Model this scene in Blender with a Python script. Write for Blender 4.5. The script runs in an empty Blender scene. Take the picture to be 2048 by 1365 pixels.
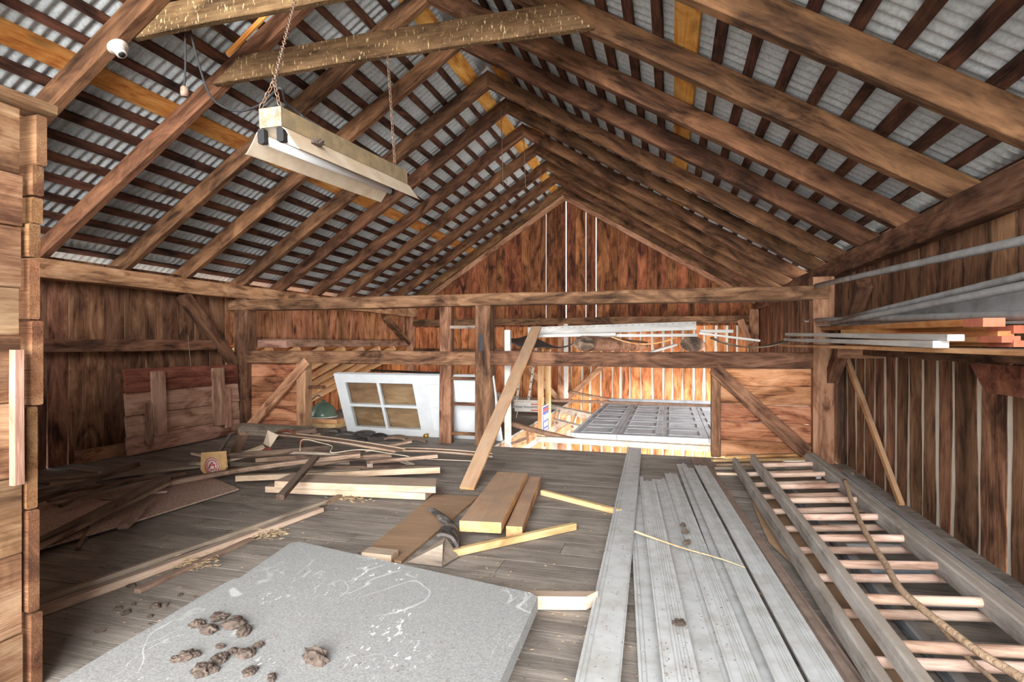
import bpy, math, random
from mathutils import Vector, Matrix, noise as mnoise
R = random.Random(7)
sc = bpy.context.scene
col = sc.collection
V = Vector

# ------------------------------------------------------------------ camera
F = 1127.0
PSI = math.atan(316.0 / F)
CP, SP = math.cos(PSI), math.sin(PSI)
HOR = 688.0
CAMZ = 1.0
cam = bpy.data.cameras.new('camera'); camo = bpy.data.objects.new('camera', cam); col.objects.link(camo)
cam.sensor_width = 36.0; cam.lens = F / 2048 * 36.0; cam.shift_y = (HOR - 682.5) / 2048
cam.clip_start = 0.02
camo.location = (0, 0, CAMZ); camo.rotation_euler = (math.pi / 2, 0, PSI)
sc.camera = camo

# ------------------------------------------------------------------ world, light, exposure
w = bpy.data.worlds.new('world'); sc.world = w; w.use_nodes = True
bg = w.node_tree.nodes['Background']; bg.inputs[0].default_value = (0.93, 0.97, 1.0, 1); bg.inputs[1].default_value = 4.6
def area(name, loc, rot, sx, sy, power, colr):
    l = bpy.data.lights.new(name, 'AREA'); l.shape = 'RECTANGLE'; l.size = sx; l.size_y = sy; l.energy = power; l.color = colr
    o = bpy.data.objects.new(name, l); col.objects.link(o); o.location = loc; o.rotation_euler = rot
    return o
# daylight through the open near end of the barn, and through the raised garage door below the far bay
area('daylight_open_end', (1.8, -9.0, 3.2), (math.radians(86), 0, math.radians(12)), 10.0, 8.0, 5200, (1.0, 0.98, 0.95))
area('daylight_garage_door', (2.2, 7.4, -1.0), (0, math.radians(100), 0), 2.0, 3.6, 360, (1.0, 0.95, 0.88))
area('fill_unseen_opening', (2.3, 7.5, 1.1), (0, math.radians(72), 0), 1.4, 3.2, 190, (1.0, 0.97, 0.93))  # added fill through an unseen opening, brightens the raised garage door
sun = bpy.data.lights.new('sun', 'SUN'); sun.energy = 1.9; sun.angle = math.radians(50); sun.color = (1.0, 0.96, 0.9)
suno = bpy.data.objects.new('sun', sun); col.objects.link(suno)
suno.rotation_euler = V((-0.28, 1.0, -0.52)).to_track_quat('-Z', 'Y').to_euler()
sc.view_settings.view_transform = 'Standard'; sc.view_settings.look = 'None'
sc.view_settings.gamma = 1.0; sc.view_settings.use_curve_mapping = False
sc.view_settings.exposure = 0.46

# ------------------------------------------------------------------ helpers: rays onto real planes
def ray(u, v):
    q = (u - 1024) / F
    return V((q * CP - SP, q * SP + CP, -(v - HOR) / F))
def onZ(u, v, z):
    d = ray(u, v); t = (z - CAMZ) / d.z; return V((d.x * t, d.y * t, z))
def onY(u, v, y):
    d = ray(u, v); t = y / d.y; return V((d.x * t, y, CAMZ + d.z * t))
def onX(u, v, x):
    d = ray(u, v); t = x / d.x; return V((x, d.y * t, CAMZ + d.z * t))
def xat(u, y): return onY(u, HOR, y).x
def yat(u, x): return onX(u, HOR, x).y

# ------------------------------------------------------------------ materials
def srgb(c):
    return tuple(((x / 255) / 12.92 if x / 255 <= 0.04045 else ((x / 255 + 0.055) / 1.055) ** 2.4) for x in c) + (1,)
class NT:
    def __init__(s, name):
        s.m = bpy.data.materials.new(name); s.m.use_nodes = True; s.t = s.m.node_tree; s.n = s.t.nodes; s.b = s.n['Principled BSDF']
    def new(s, typ, **kw):
        x = s.n.new(typ)
        for k, v in kw.items(): setattr(x, k, v)
        return x
    def link(s, a, b): s.t.links.new(a, b)
    def ramp(s, src, stops):
        r = s.new('ShaderNodeValToRGB'); e = r.color_ramp.elements
        while len(e) < len(stops): e.new(0.5)
        for i, (p, c) in enumerate(stops): e[i].position = p; e[i].color = c
        s.link(src, r.inputs[0]); return r.outputs[0]
    def noise(s, vec, scale, detail=4, rough=0.55, dist=0.0):
        x = s.new('ShaderNodeTexNoise'); x.inputs['Scale'].default_value = scale; x.inputs['Detail'].default_value = detail
        x.inputs['Roughness'].default_value = rough; x.inputs['Distortion'].default_value = dist
        s.link(vec, x.inputs['Vector']); return x.outputs['Fac']
    def mapping(s, vec, sc_):
        x = s.new('ShaderNodeMapping'); x.inputs['Scale'].default_value = sc_; s.link(vec, x.inputs['Vector']); return x.outputs[0]
    def math(s, op, a, b=None, clamp=False):
        x = s.new('ShaderNodeMath', operation=op, use_clamp=clamp)
        for i, k in enumerate((a, b)):
            if k is None: continue
            if isinstance(k, (int, float)): x.inputs[i].default_value = k
            else: s.link(k, x.inputs[i])
        return x.outputs[0]
    def mix(s, f, a, b, mode='MIX'):
        x = s.new('ShaderNodeMix', data_type='RGBA', blend_type=mode)
        if isinstance(f, (int, float)): x.inputs[0].default_value = f
        else: s.link(f, x.inputs[0])
        for i, k in ((6, a), (7, b)):
            if isinstance(k, tuple): x.inputs[i].default_value = k
            else: s.link(k, x.inputs[i])
        return x.outputs[2]
    def bump(s, h, strength, dist=0.01):
        x = s.new('ShaderNodeBump'); x.inputs['Strength'].default_value = strength; x.inputs['Distance'].default_value = dist
        s.link(h, x.inputs['Height']); s.link(x.outputs[0], s.b.inputs['Normal'])
    def coords(s):
        tc = s.new('ShaderNodeTexCoord'); oi = s.new('ShaderNodeObjectInfo')
        a = s.new('ShaderNodeVectorMath', operation='ADD'); m = s.math('MULTIPLY', oi.outputs['Random'], 37.0)
        cx = s.new('ShaderNodeCombineXYZ')
        for i in range(3): s.link(m, cx.inputs[i])
        s.link(tc.outputs['Object'], a.inputs[0]); s.link(cx.outputs[0], a.inputs[1])
        return a.outputs[0], oi.outputs['Random'], tc
MATS = {}
def wood(name, dark, mid, light, knots=0.5, grain=1.0, var=0.35, rough=0.85, dust=None, bump=0.35, specks=None, edge=None):
    k = NT(name); vec, rnd, tc = k.coords()
    g = k.noise(k.mapping(vec, (1.5, 24 * grain, 24 * grain)), 3.0, 8, 0.66, 0.5)
    big = k.noise(k.mapping(vec, (1.3, 3.6, 3.6)), 1.9, 5, 0.62, 1.0)
    f = k.math('ADD', k.math('MULTIPLY', g, 0.34), k.math('MULTIPLY', big, 0.66))
    c = k.ramp(f, [(0.38, srgb(dark)), (0.48, srgb(mid)), (0.62, srgb(light))])
    if knots:
        vo = k.new('ShaderNodeTexVoronoi'); vo.inputs['Scale'].default_value = 1.0
        k.link(k.mapping(vec, (1.7, 4.2, 4.2)), vo.inputs['Vector'])
        kn = k.ramp(vo.outputs['Distance'], [(0.05, (1, 1, 1, 1)), (0.17, (0, 0, 0, 1))])
        c = k.mix(k.math('MULTIPLY', kn, knots), c, srgb(tuple(x * 0.45 for x in dark)))
    st = k.noise(k.mapping(vec, (0.5, 5, 5)), 1.3, 2, 0.5, 0.2)
    sm = k.ramp(st, [(0.5, (0, 0, 0, 1)), (0.68, (1, 1, 1, 1))])
    c = k.mix(k.math('MULTIPLY', sm, 0.4), c, srgb(tuple(x * 0.72 for x in dark)))
    if edge:
        sp = k.new('ShaderNodeSeparateXYZ'); k.link(tc.outputs['Generated'], sp.inputs[0])
        e = k.math('ABSOLUTE', k.math('SUBTRACT', sp.outputs[1], 0.5))
        en = k.math('ADD', e, k.math('MULTIPLY', k.math('SUBTRACT', k.noise(k.mapping(vec, (3, 6, 6)), 2.0, 3), 0.5), 0.5))
        em = k.ramp(en, [(0.40, (0, 0, 0, 1)), (0.5, (1, 1, 1, 1))])
        c = k.mix(k.math('MULTIPLY', em, 0.75), c, srgb(edge))
    if specks:
        n2 = k.noise(k.mapping(vec, (60, 60, 16)), 1.4, 2, 0.6)
        c = k.mix(k.ramp(n2, [(0.62, (0, 0, 0, 1)), (0.72, (0.8, 0.8, 0.8, 1))]), c, srgb(specks))
    if dust:
        geo = k.new('ShaderNodeNewGeometry'); sx = k.new('ShaderNodeSeparateXYZ'); k.link(geo.outputs['Normal'], sx.inputs[0])
        up = k.ramp(sx.outputs[2], [(0.5, (0, 0, 0, 1)), (0.9, (1, 1, 1, 1))])
        dn = k.ramp(k.noise(vec, 5.0, 5, 0.65), [(0.3, (0.7, 0.7, 0.7, 1)), (0.6, (1, 1, 1, 1))])
        c = k.mix(k.math('MULTIPLY', up, k.math('MULTIPLY', dn, 0.85)), c, srgb(dust))
    hs = k.new('ShaderNodeHueSaturation'); k.link(c, hs.inputs['Color'])
    k.link(k.math('ADD', k.math('MULTIPLY', rnd, var), 1 - var / 2), hs.inputs['Value'])
    r2 = k.math('FRACT', k.math('MULTIPLY', rnd, 7.3))
    k.link(k.math('ADD', k.math('MULTIPLY', r2, 0.014), 0.498), hs.inputs['Hue']); hs.inputs['Saturation'].default_value = 0.97
    k.link(hs.outputs[0], k.b.inputs['Base Color'])
    k.b.inputs['Roughness'].default_value = rough; k.b.inputs['Specular IOR Level'].default_value = 0.25
    k.bump(g, bump, 0.012)
    MATS[name] = k.m; return k.m
wood('wall_left_wood', (50, 29, 20), (106, 68, 50), (146, 104, 80), var=0.55)
wood('wall_right_wood', (58, 36, 26), (118, 80, 58), (160, 116, 88), knots=0.7, edge=(38, 26, 22), var=0.5)
wood('gable_wood', (46, 21, 12), (112, 60, 36), (160, 96, 60), knots=0.6, var=0.6)
wood('gable_low_wood', (110, 56, 28), (186, 108, 62), (216, 150, 100), knots=0.6, edge=(70, 40, 26))
wood('rafter_wood', (50, 30, 20), (98, 64, 44), (140, 96, 68), knots=0.3, grain=0.7, var=0.4)
wood('purlin_wood', (30, 18, 14), (74, 44, 34), (112, 70, 54), knots=0.5, var=0.4)
wood('bright_board', (160, 88, 30), (206, 134, 58), (230, 172, 96), knots=0.6)
wood('stained_tie', (56, 38, 24), (98, 72, 48), (130, 100, 70), knots=0.1, specks=(228, 200, 150))
wood('beam_wood', (50, 31, 22), (100, 67, 48), (144, 104, 79), knots=0.4, grain=0.7)
wood('pale_beam', (96, 62, 44), (160, 112, 84), (196, 150, 118), knots=0.3, grain=0.7)
wood('siding_wood', (80, 40, 25), (160, 100, 68), (198, 140, 106), knots=0.9, var=0.4)
wood('hatch_wood', (100, 66, 52), (156, 116, 98), (188, 148, 130), knots=0.4)
wood('floor_wood', (110, 103, 97), (130, 122, 115), (152, 143, 135), knots=0.12, var=0.2, bump=0.4)
wood('grey_wood', (74, 66, 60), (128, 114, 102), (170, 154, 140), dust=(150, 132, 118))
wood('dark_wood', (36, 28, 25), (84, 66, 56), (128, 104, 88), dust=(112, 96, 86))
wood('brown_wood', (72, 54, 44), (128, 103, 87), (168, 144, 126), dust=(140, 118, 104))
wood('pine_wood', (160, 130, 108), (186, 158, 136), (204, 182, 162), knots=0.2, dust=(140, 124, 112), var=0.2)
wood('orange_pine', (160, 104, 62), (194, 142, 94), (214, 170, 124), knots=0.4, dust=(142, 122, 106), var=0.15)
wood('yellow_stick', (160, 126, 84), (190, 156, 112), (208, 178, 138), knots=0.2, var=0.15)
wood('weathered_end', (84, 52, 34), (138, 97, 69), (180, 144, 112), knots=0.25, grain=1.4, bump=0.9)
wood('sawn_end', (84, 48, 28), (128, 82, 53), (166, 122, 86), knots=0, grain=3.0, bump=0.9)
wood('ladder_wood', (124, 117, 110), (164, 158, 152), (192, 188, 184), knots=0.1, dust=(148, 136, 126), var=0.12)
wood('rung_wood', (132, 100, 84), (176, 146, 130), (206, 182, 168), knots=0.0, var=0.2)
wood('blue_ladder_wood', (84, 88, 94), (128, 134, 142), (164, 170, 178), knots=0.0, dust=(128, 116, 108), var=0.15)
wood('plywood', (120, 88, 62), (150, 116, 88), (176, 142, 112), knots=0.0, grain=0.3, dust=(138, 112, 90), var=0.1)
wood('red_plank', (70, 32, 24), (116, 62, 48), (150, 92, 74), knots=0.2)
wood('white_paint', (164, 162, 158), (188, 186, 182), (204, 202, 198), knots=0.0, var=0.06, bump=0.12, rough=0.6)
wood('orange_trim', (176, 104, 52), (202, 132, 76), (220, 160, 108), knots=0.2, var=0.12)
wood('new_stud', (196, 140, 92), (226, 178, 130), (240, 206, 168), knots=0.3)
wood('bark', (34, 30, 30), (78, 72, 70), (128, 120, 116), knots=0.0, grain=0.5, bump=1.0)
def plain(name, c, rough=0.6, metal=0.0, c2=None, nscale=20.0, lo=0.4, hi=0.7, bump=0.0, spec=0.4, var=0.0):
    k = NT(name); vec, rnd, tc = k.coords()
    base = srgb(c)
    n = k.noise(vec, nscale, 5, 0.6)
    cc = k.mix(k.ramp(n, [(lo, (0, 0, 0, 1)), (hi, (1, 1, 1, 1))]), base, srgb(c2 or tuple(x * 0.85 for x in c)))
    if var:
        hs = k.new('ShaderNodeHueSaturation'); k.link(cc, hs.inputs['Color'])
        k.link(k.math('ADD', k.math('MULTIPLY', rnd, var), 1 - var / 2), hs.inputs['Value']); cc = hs.outputs[0]
    k.link(cc, k.b.inputs['Base Color']); k.b.inputs['Roughness'].default_value = rough
    k.b.inputs['Metallic'].default_value = metal; k.b.inputs['Specular IOR Level'].default_value = spec
    if bump: k.bump(n, bump, 0.01)
    MATS[name] = k.m; return k.m
plain('joint_dirt', (58, 50, 45), 0.95)
plain('galvanized', (192, 197, 200), 0.45, 0.15, (162, 168, 172), 60, bump=0.05, var=0.12)
plain('strip_metal', (186, 190, 192), 0.5, 0.0, (164, 164, 162), 14, var=0.07)
plain('strip_brown', (140, 122, 112), 0.6, 0.0, (112, 98, 90), 14)
plain('pipe_grey', (168, 172, 174), 0.5, 0.25, (136, 134, 130), 12, bump=0.05, var=0.12)
plain('white_metal', (204, 202, 197), 0.5, 0.0, (186, 180, 172), 10)
plain('cream_metal', (226, 210, 188), 0.5, 0.0, (206, 184, 156), 8)
plain('rusty_metal', (158, 146, 132), 0.7, 0.2, (146, 98, 72), 35)
plain('olive_metal', (142, 128, 102), 0.7, 0.1, (176, 152, 116), 18)
plain('tube_glass', (240, 242, 246), 0.15, 0.0, (236, 238, 242), 5, spec=0.6)
plain('black_plastic', (38, 38, 40), 0.4)
plain('cable_grey', (56, 56, 58), 0.6)
plain('chain_metal', (128, 116, 104), 0.55, 0.5, (150, 104, 78), 40)
plain('porcelain', (228, 216, 206), 0.3)
plain('brass', (190, 150, 70), 0.3, 0.8)
plain('door_white', (206, 210, 214), 0.5, 0.0, (196, 200, 204), 6)
plain('garage_grey', (184, 187, 193), 0.8, 0.0, (142, 145, 150), 4)
plain('garage_edge', (204, 209, 216), 0.45, 0.0, (214, 220, 228), 4)
plain('track_steel', (206, 200, 192), 0.5, 0.2, (180, 160, 142), 20)
plain('track_rust', (142, 112, 92), 0.6, 0.2, (110, 86, 72), 20)
plain('mud', (90, 78, 70), 0.95, 0.0, (58, 49, 44), 45, bump=0.8)
plain('straw', (192, 168, 134), 0.9, 0.0, (152, 126, 96), 30)
plain('chips', (96, 78, 64), 0.95, 0.0, (140, 112, 88), 50)
plain('rope', (172, 148, 124), 0.95, 0.0, (150, 122, 94), 60, bump=0.6)
plain('string', (226, 210, 184), 0.9)
plain('sheathing_pale', (226, 218, 204), 0.8, 0.0, (206, 196, 180), 5)
plain('fiberboard', (190, 164, 150), 0.9, 0.0, (128, 104, 92), 120, 0.52, 0.6)
plain('cardboard', (166, 136, 108), 0.9, 0.0, (148, 118, 92), 10)
plain('carton_cream', (226, 208, 184), 0.8, 0.0, (214, 192, 166), 10)
plain('carton_red', (160, 74, 74), 0.8)
plain('plaque_wood', (208, 172, 122), 0.7, 0.0, (186, 148, 98), 25)
plain('emblem_white', (228, 216, 208), 0.7)
plain('emblem_red', (186, 78, 74), 0.7)
plain('green_enamel', (92, 110, 96), 0.25, 0.0, (74, 92, 80), 6)
plain('tarp_dark', (58, 54, 54), 0.5)
plain('sign_blue', (58, 72, 130), 0.6, 0.0, (66, 80, 138), 6)
plain('sign_white', (240, 240, 240), 0.6)
plain('print_red', (196, 70, 64), 0.6)
plain('print_dark', (70, 70, 84), 0.6)
plain('concrete', (186, 180, 170), 0.9, 0.0, (164, 158, 148), 6)
plain('red_tip', (204, 120, 92), 0.8)
def foam_mat():
    k = NT('foam'); vec, rnd, tc = k.coords()
    n = k.noise(vec, 160, 3, 0.6); c = k.ramp(n, [(0.35, srgb((126, 128, 128))), (0.7, srgb((158, 160, 160)))])
    # scuffs: long curving pale lines and white chipped patches
    wv = k.noise(vec, 2.2, 2, 0.5, 1.2); ln = k.ramp(wv, [(0.490, (0, 0, 0, 1)), (0.498, (1, 1, 1, 1)), (0.504, (1, 1, 1, 1)), (0.512, (0, 0, 0, 1))])
    mk = k.ramp(k.noise(vec, 2.7, 2), [(0.5, (0, 0, 0, 1)), (0.58, (1, 1, 1, 1))])
    c = k.mix(k.math('MULTIPLY', k.math('MULTIPLY', ln, mk), 0.4), c, srgb((226, 228, 228)))
    wv2 = k.noise(k.mapping(vec, (1.6, 1, 1)), 3.1, 2, 0.5, 1.6); ln2 = k.ramp(wv2, [(0.440, (0, 0, 0, 1)), (0.445, (1, 1, 1, 1)), (0.449, (1, 1, 1, 1)), (0.454, (0, 0, 0, 1))])
    mk2 = k.ramp(k.noise(vec, 3.9, 2), [(0.52, (0, 0, 0, 1)), (0.6, (1, 1, 1, 1))])
    c = k.mix(k.math('MULTIPLY', k.math('MULTIPLY', ln2, mk2), 0.35), c, srgb((220, 222, 222)))
    ch = k.ramp(k.noise(k.mapping(vec, (60, 30, 30)), 1.0, 3, 0.6), [(0.62, (0, 0, 0, 1)), (0.66, (1, 1, 1, 1))])
    pm = k.ramp(k.noise(vec, 3.4, 1), [(0.57, (0, 0, 0, 1)), (0.68, (1, 1, 1, 1))])
    c = k.mix(k.math('MULTIPLY', ch, pm), c, srgb((246, 247, 247)))
    k.link(c, k.b.inputs['Base Color']); k.b.inputs['Roughness'].default_value = 0.7; k.bump(n, 0.2, 0.004)
    MATS['foam'] = k.m
foam_mat()
def glass_mat():
    k = NT('window_glass'); k.b.inputs['Base Color'].default_value = (0.9, 0.92, 0.9, 1); k.b.inputs['Roughness'].default_value = 0.03
    k.b.inputs['Transmission Weight'].default_value = 1.0; k.b.inputs['IOR'].default_value = 1.1
    MATS['window_glass'] = k.m
glass_mat()

# ------------------------------------------------------------------ object helpers
WM = {}
def link(o, mat, parent, M):
    if mat: o.data.materials.clear(); o.data.materials.append(MATS[mat])
    col.objects.link(o)
    WM[o] = M.copy()
    if parent is not None:
        o.parent = parent; o.matrix_basis = WM[parent].inverted() @ M
    else: o.matrix_basis = M
    return o
def obj(name, me, mat, parent=None, M=None, smooth=False):
    o = bpy.data.objects.new(name, me)
    if smooth:
        for p in me.polygons: p.use_smooth = True
    return link(o, mat, parent, M or Matrix())
def same(name, me, parent, M):            # shares mesh data (material already on it)
    o = bpy.data.objects.new(name, me); col.objects.link(o); WM[o] = M.copy()
    if parent is not None: o.parent = parent; o.matrix_basis = WM[parent].inverted() @ M
    else: o.matrix_basis = M
    return o
def tag(o, label, cat, group=None, kind=None):
    o['label'] = label; o['category'] = cat
    if group: o['group'] = group
    if kind: o['kind'] = kind
    return o
def empty(name, loc=(0, 0, 0), label=None, cat=None, group=None, kind=None):
    o = bpy.data.objects.new(name, None); col.objects.link(o); o.location = loc; o.empty_display_size = 0.1
    WM[o] = Matrix.Translation(V(loc))
    if label: tag(o, label, cat, group, kind)
    return o
def mesh(name, vs, fs):
    me = bpy.data.meshes.new(name); me.from_pydata([tuple(v) for v in vs], [], fs); me.update(); return me
def frame(p0, p1, up=(0, 0, 1)):
    p0, p1, up = V(p0), V(p1), V(up)
    x = (p1 - p0).normalized(); z = up - x * up.dot(x)
    if z.length < 1e-4: z = V((0, 1, 0)) - x * x.y
    z.normalize(); y = z.cross(x)
    M = Matrix((x, y, z)).transposed().to_4x4(); M.translation = p0
    return M
def wob(seed, amp):
    r = random.Random(seed); t = [(r.uniform(1.5, 4), r.uniform(0, 6.3), 0.6), (r.uniform(5, 9), r.uniform(0, 6.3), 0.3), (r.uniform(12, 22), r.uniform(0, 6.3), 0.15)]
    return lambda s: amp * sum(a * math.sin(f * s + p) for f, p, a in t)
def bar_mesh(name, L, wd, h, seg=1, jit=0.0, wavy=0.0, ch=0.0, bow=0.0, cut0=0.0, cut1=0.0, tw=None, th=None):
    """a timber along local X: seg segments, hewn jitter, wavy edges, chamfer, skewed end cuts"""
    a, b, zt, zb = (wob(R.random(), wavy + jit) for _ in range(4))
    zt = wob(R.random(), jit); zb = wob(R.random(), jit)
    vs, fs = [], []
    for i in range(seg + 1):
        t = i / seg; x = L * t
        ww = wd + ((tw - wd) * t if tw else 0); hh = h + ((th - h) * t if th else 0)
        yl, yr = -ww / 2 + a(x), ww / 2 + b(x); z0, z1 = -hh / 2 + zb(x), hh / 2 + zt(x)
        bz = bow * (4 * t * (1 - t))
        c = ch
        if c: pts = [(yl + c, z0), (yr - c, z0), (yr, z0 + c), (yr, z1 - c), (yr - c, z1), (yl + c, z1), (yl, z1 - c), (yl, z0 + c)]
        else: pts = [(yl, z0), (yr, z0), (yr, z1), (yl, z1)]
        k = cut0 if i == 0 else (cut1 if i == seg else 0)
        for (y, z) in pts: vs.append((x + k * y / max(ww, 1e-6), y, z + bz))
    n = len(pts)
    for i in range(seg):
        for j in range(n):
            fs.append((i * n + j, i * n + (j + 1) % n, (i + 1) * n + (j + 1) % n, (i + 1) * n + j))
    fs.append(tuple(reversed(range(n)))); fs.append(tuple(seg * n + j for j in range(n)))
    fs = [tuple(reversed(f)) for f in fs]
    me = mesh(name, vs, fs)
    me.flip_normals() if False else None
    return me
def fixn(me):
    import bmesh
    bm = bmesh.new(); bm.from_mesh(me); bmesh.ops.recalc_face_normals(bm, faces=bm.faces); bm.to_mesh(me); bm.free(); return me
def beam(name, p0, p1, wd, h, mat, parent=None, up=(0, 0, 1), **kw):
    p0, p1 = V(p0), V(p1)
    me = fixn(bar_mesh(name, (p1 - p0).length, wd, h, **kw))
    return obj(name, me, mat, parent, frame(p0, p1, up))
def box(name, lo, hi, mat, parent=None, **kw):
    """axis-aligned timber; length along its longest axis"""
    lo, hi = V(lo), V(hi); d = hi - lo; c = (lo + hi) / 2; ax = max(range(3), key=lambda i: d[i])
    if ax == 0: return beam(name, (lo.x, c.y, c.z), (hi.x, c.y, c.z), d.y, d.z, mat, parent, (0, 0, 1), **kw)
    if ax == 1: return beam(name, (c.x, lo.y, c.z), (c.x, hi.y, c.z), d.x, d.z, mat, parent, (0, 0, 1), **kw)
    return beam(name, (c.x, c.y, lo.z), (c.x, c.y, hi.z), d.x, d.y, mat, parent, (0, -1, 0), **kw)
def slab(name, pts, thick, mat, parent=None, along=None):
    """flat polygon (world points, top face) extruded down along its normal"""
    pts = [V(p) for p in pts]; c = sum(pts, V()) / len(pts)
    n = (pts[1] - pts[0]).cross(pts[2] - pts[0]).normalized()
    if n.z < 0: n = -n
    x = V(along) if along else (pts[1] - pts[0]); M = frame(c, c + x, n); Mi = M.inverted()
    loc = [Mi @ p for p in pts]; k = len(pts)
    vs = loc + [p - V((0, 0, thick)) for p in loc]
    fs = [tuple(range(k)), tuple(reversed(range(k, 2 * k)))] + [(i, (i + 1) % k, k + (i + 1) % k, k + i) for i in range(k)]
    return obj(name, fixn(mesh(name, vs, fs)), mat, parent, M)
def tube_mesh(name, path, r, n=8, r1=None):
    path = [V(p) for p in path]; vs, fs = [], []; m = len(path); prev = None
    for i, p in enumerate(path):
        t = (path[min(i + 1, m - 1)] - path[max(i - 1, 0)]).normalized()
        if prev is None: a = V((0, 0, 1)) if abs(t.z) < 0.9 else V((1, 0, 0)); y = (a - t * a.dot(t)).normalized()
        else: y = (prev - t * prev.dot(t)).normalized()
        prev = y; z = t.cross(y); rr = r + ((r1 - r) * i / (m - 1) if r1 else 0)
        for j in range(n):
            an = 2 * math.pi * j / n; vs.append(p + y * math.cos(an) * rr + z * math.sin(an) * rr)
    for i in range(m - 1):
        for j in range(n): fs.append((i * n + j, i * n + (j + 1) % n, (i + 1) * n + (j + 1) % n, (i + 1) * n + j))
    fs.append(tuple(reversed(range(n)))); fs.append(tuple((m - 1) * n + j for j in range(n)))
    return vs, fs
def tube(name, path, r, mat, parent=None, n=8, r1=None, smooth=True):
    o0 = V(path[0]); vs, fs = tube_mesh(name, [V(p) - o0 for p in path], r, n, r1)
    me = fixn(mesh(name, vs, fs))
    if smooth:
        for p in me.polygons:
            if len(p.vertices) == 4: p.use_smooth = True
    return obj(name, me, mat, parent, Matrix.Translation(o0))
def curve(pts, n=6):
    """Catmull-Rom through pts"""
    pts = [V(p) for p in pts]; out = []; P = [pts[0] * 2 - pts[1]] + pts + [pts[-1] * 2 - pts[-2]]
    for i in range(1, len(P) - 2):
        for k in range(n):
            t = k / n; a, b, c, d = P[i - 1], P[i], P[i + 1], P[i + 2]
            out.append(0.5 * ((2 * b) + (c - a) * t + (2 * a - 5 * b + 4 * c - d) * t * t + (3 * b - a - 3 * c + d) * t ** 3))
    out.append(pts[-1]); return out
def lathe(name, prof, mat, parent, M, n=20):
    vs, fs = [], []
    for r, z in prof:
        for j in range(n): a = 2 * math.pi * j / n; vs.append((r * math.cos(a), r * math.sin(a), z))
    for i in range(len(prof) - 1):
        for j in range(n): fs.append((i * n + j, i * n + (j + 1) % n, (i + 1) * n + (j + 1) % n, (i + 1) * n + j))
    fs.append(tuple(range(n))); fs.append(tuple((len(prof) - 1) * n + j for j in range(n)))
    return obj(name, fixn(mesh(name, vs, fs)), mat, parent, M, smooth=True)
def text(name, s, size, mat, parent, M, ext=0.0008):
    cu = bpy.data.curves.new(name, 'FONT'); cu.body = s; cu.size = size; cu.extrude = ext; cu.align_x = 'CENTER'; cu.align_y = 'CENTER'
    tmp = bpy.data.objects.new(name, cu); col.objects.link(tmp)
    dg = bpy.context.evaluated_depsgraph_get(); me = bpy.data.meshes.new_from_object(tmp.evaluated_get(dg))
    bpy.data.objects.remove(tmp); return obj(name, me, mat, parent, M)
def fmat(p, xdir, zdir):
    x = V(xdir).normalized(); z = V(zdir).normalized(); z = (z - x * z.dot(x)).normalized(); y = z.cross(x)
    M = Matrix((x, y, z)).transposed().to_4x4(); M.translation = V(p); return M

# ------------------------------------------------------------------ the shell: dimensions (metres, floor z = 0)
XL, XR = -4.80, 1.36           # inner faces of the side walls
YB = 5.30                      # the timber bent
YG = 9.80                      # the far gable
YN = -1.20                     # near end (open)
RX, RZ = -1.78, 3.61           # ridge, underside of rafters
LP = (-4.77, 1.655); RP = (1.34, 1.705)   # underside of rafters over the plates
YE = 5.24                      # edge of the loft floor over the garage
XE = -1.66                     # left of this the far bay keeps its floor

# ---- floor
fl = tag(empty('floor'), 'worn grey plank floor of the barn loft', 'floor', None, 'structure')
y = YN; i = 0
while y < YE - 0.01:
    wd = min(R.uniform(0.135, 0.165), YE - y)
    xs = [XL - 0.05, R.uniform(-3.2, -1.0), XR + 0.06] if i % 2 else [XL - 0.05, R.uniform(-1.6, 0.4), XR + 0.06]
    for a, b in zip(xs[:-1], xs[1:]):
        box('floorboard', (a + 0.0015, y + 0.0016, -0.03), (b - 0.0015, y + wd - 0.0016, -R.uniform(0, .0005)), 'floor_wood', fl)
    y += wd; i += 1
y = YE
while y < YG - 0.05:
    wd = R.uniform(0.135, 0.165)
    box('floorboard', (XL - 0.05, y + 0.0003, -0.03), (XE, min(y + wd, YG) - 0.0003, -0.00004 * i), 'floor_wood', fl); i += 1
    y += wd
box('joint_dirt', (XL - 0.05, YN, -0.025), (XR + 0.05, YE - 0.005, -0.0022), 'joint_dirt', fl)
box('light_block_sheet', (XL, YE - 0.03, -0.06), (XE - 0.11, YG, -0.032), 'dark_wood', fl)  # dark sheet added to block light from below between the boards
box('edge_beam', (XE - 0.1, YE - 0.02, -0.22), (XR, YE + 0.08, -0.031), 'pale_beam', fl, ch=0.004, seg=8, jit=0.003)
for xx in (XE - 0.05,): box('side_beam', (xx - 0.05, YE + 0.09, -0.22), (xx + 0.05, YG - 0.1, -0.031), 'pale_beam', fl, ch=0.004, seg=8, jit=0.003)
gf = obj('ground', mesh('ground', [(-40, -40, -2.6), (40, -40, -2.6), (40, 40, -2.6), (-40, 40, -2.6)], [(0, 1, 2, 3)]), 'concrete')
tag(gf, 'pale concrete and gravel ground below the loft', 'ground', None, 'structure')

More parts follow.
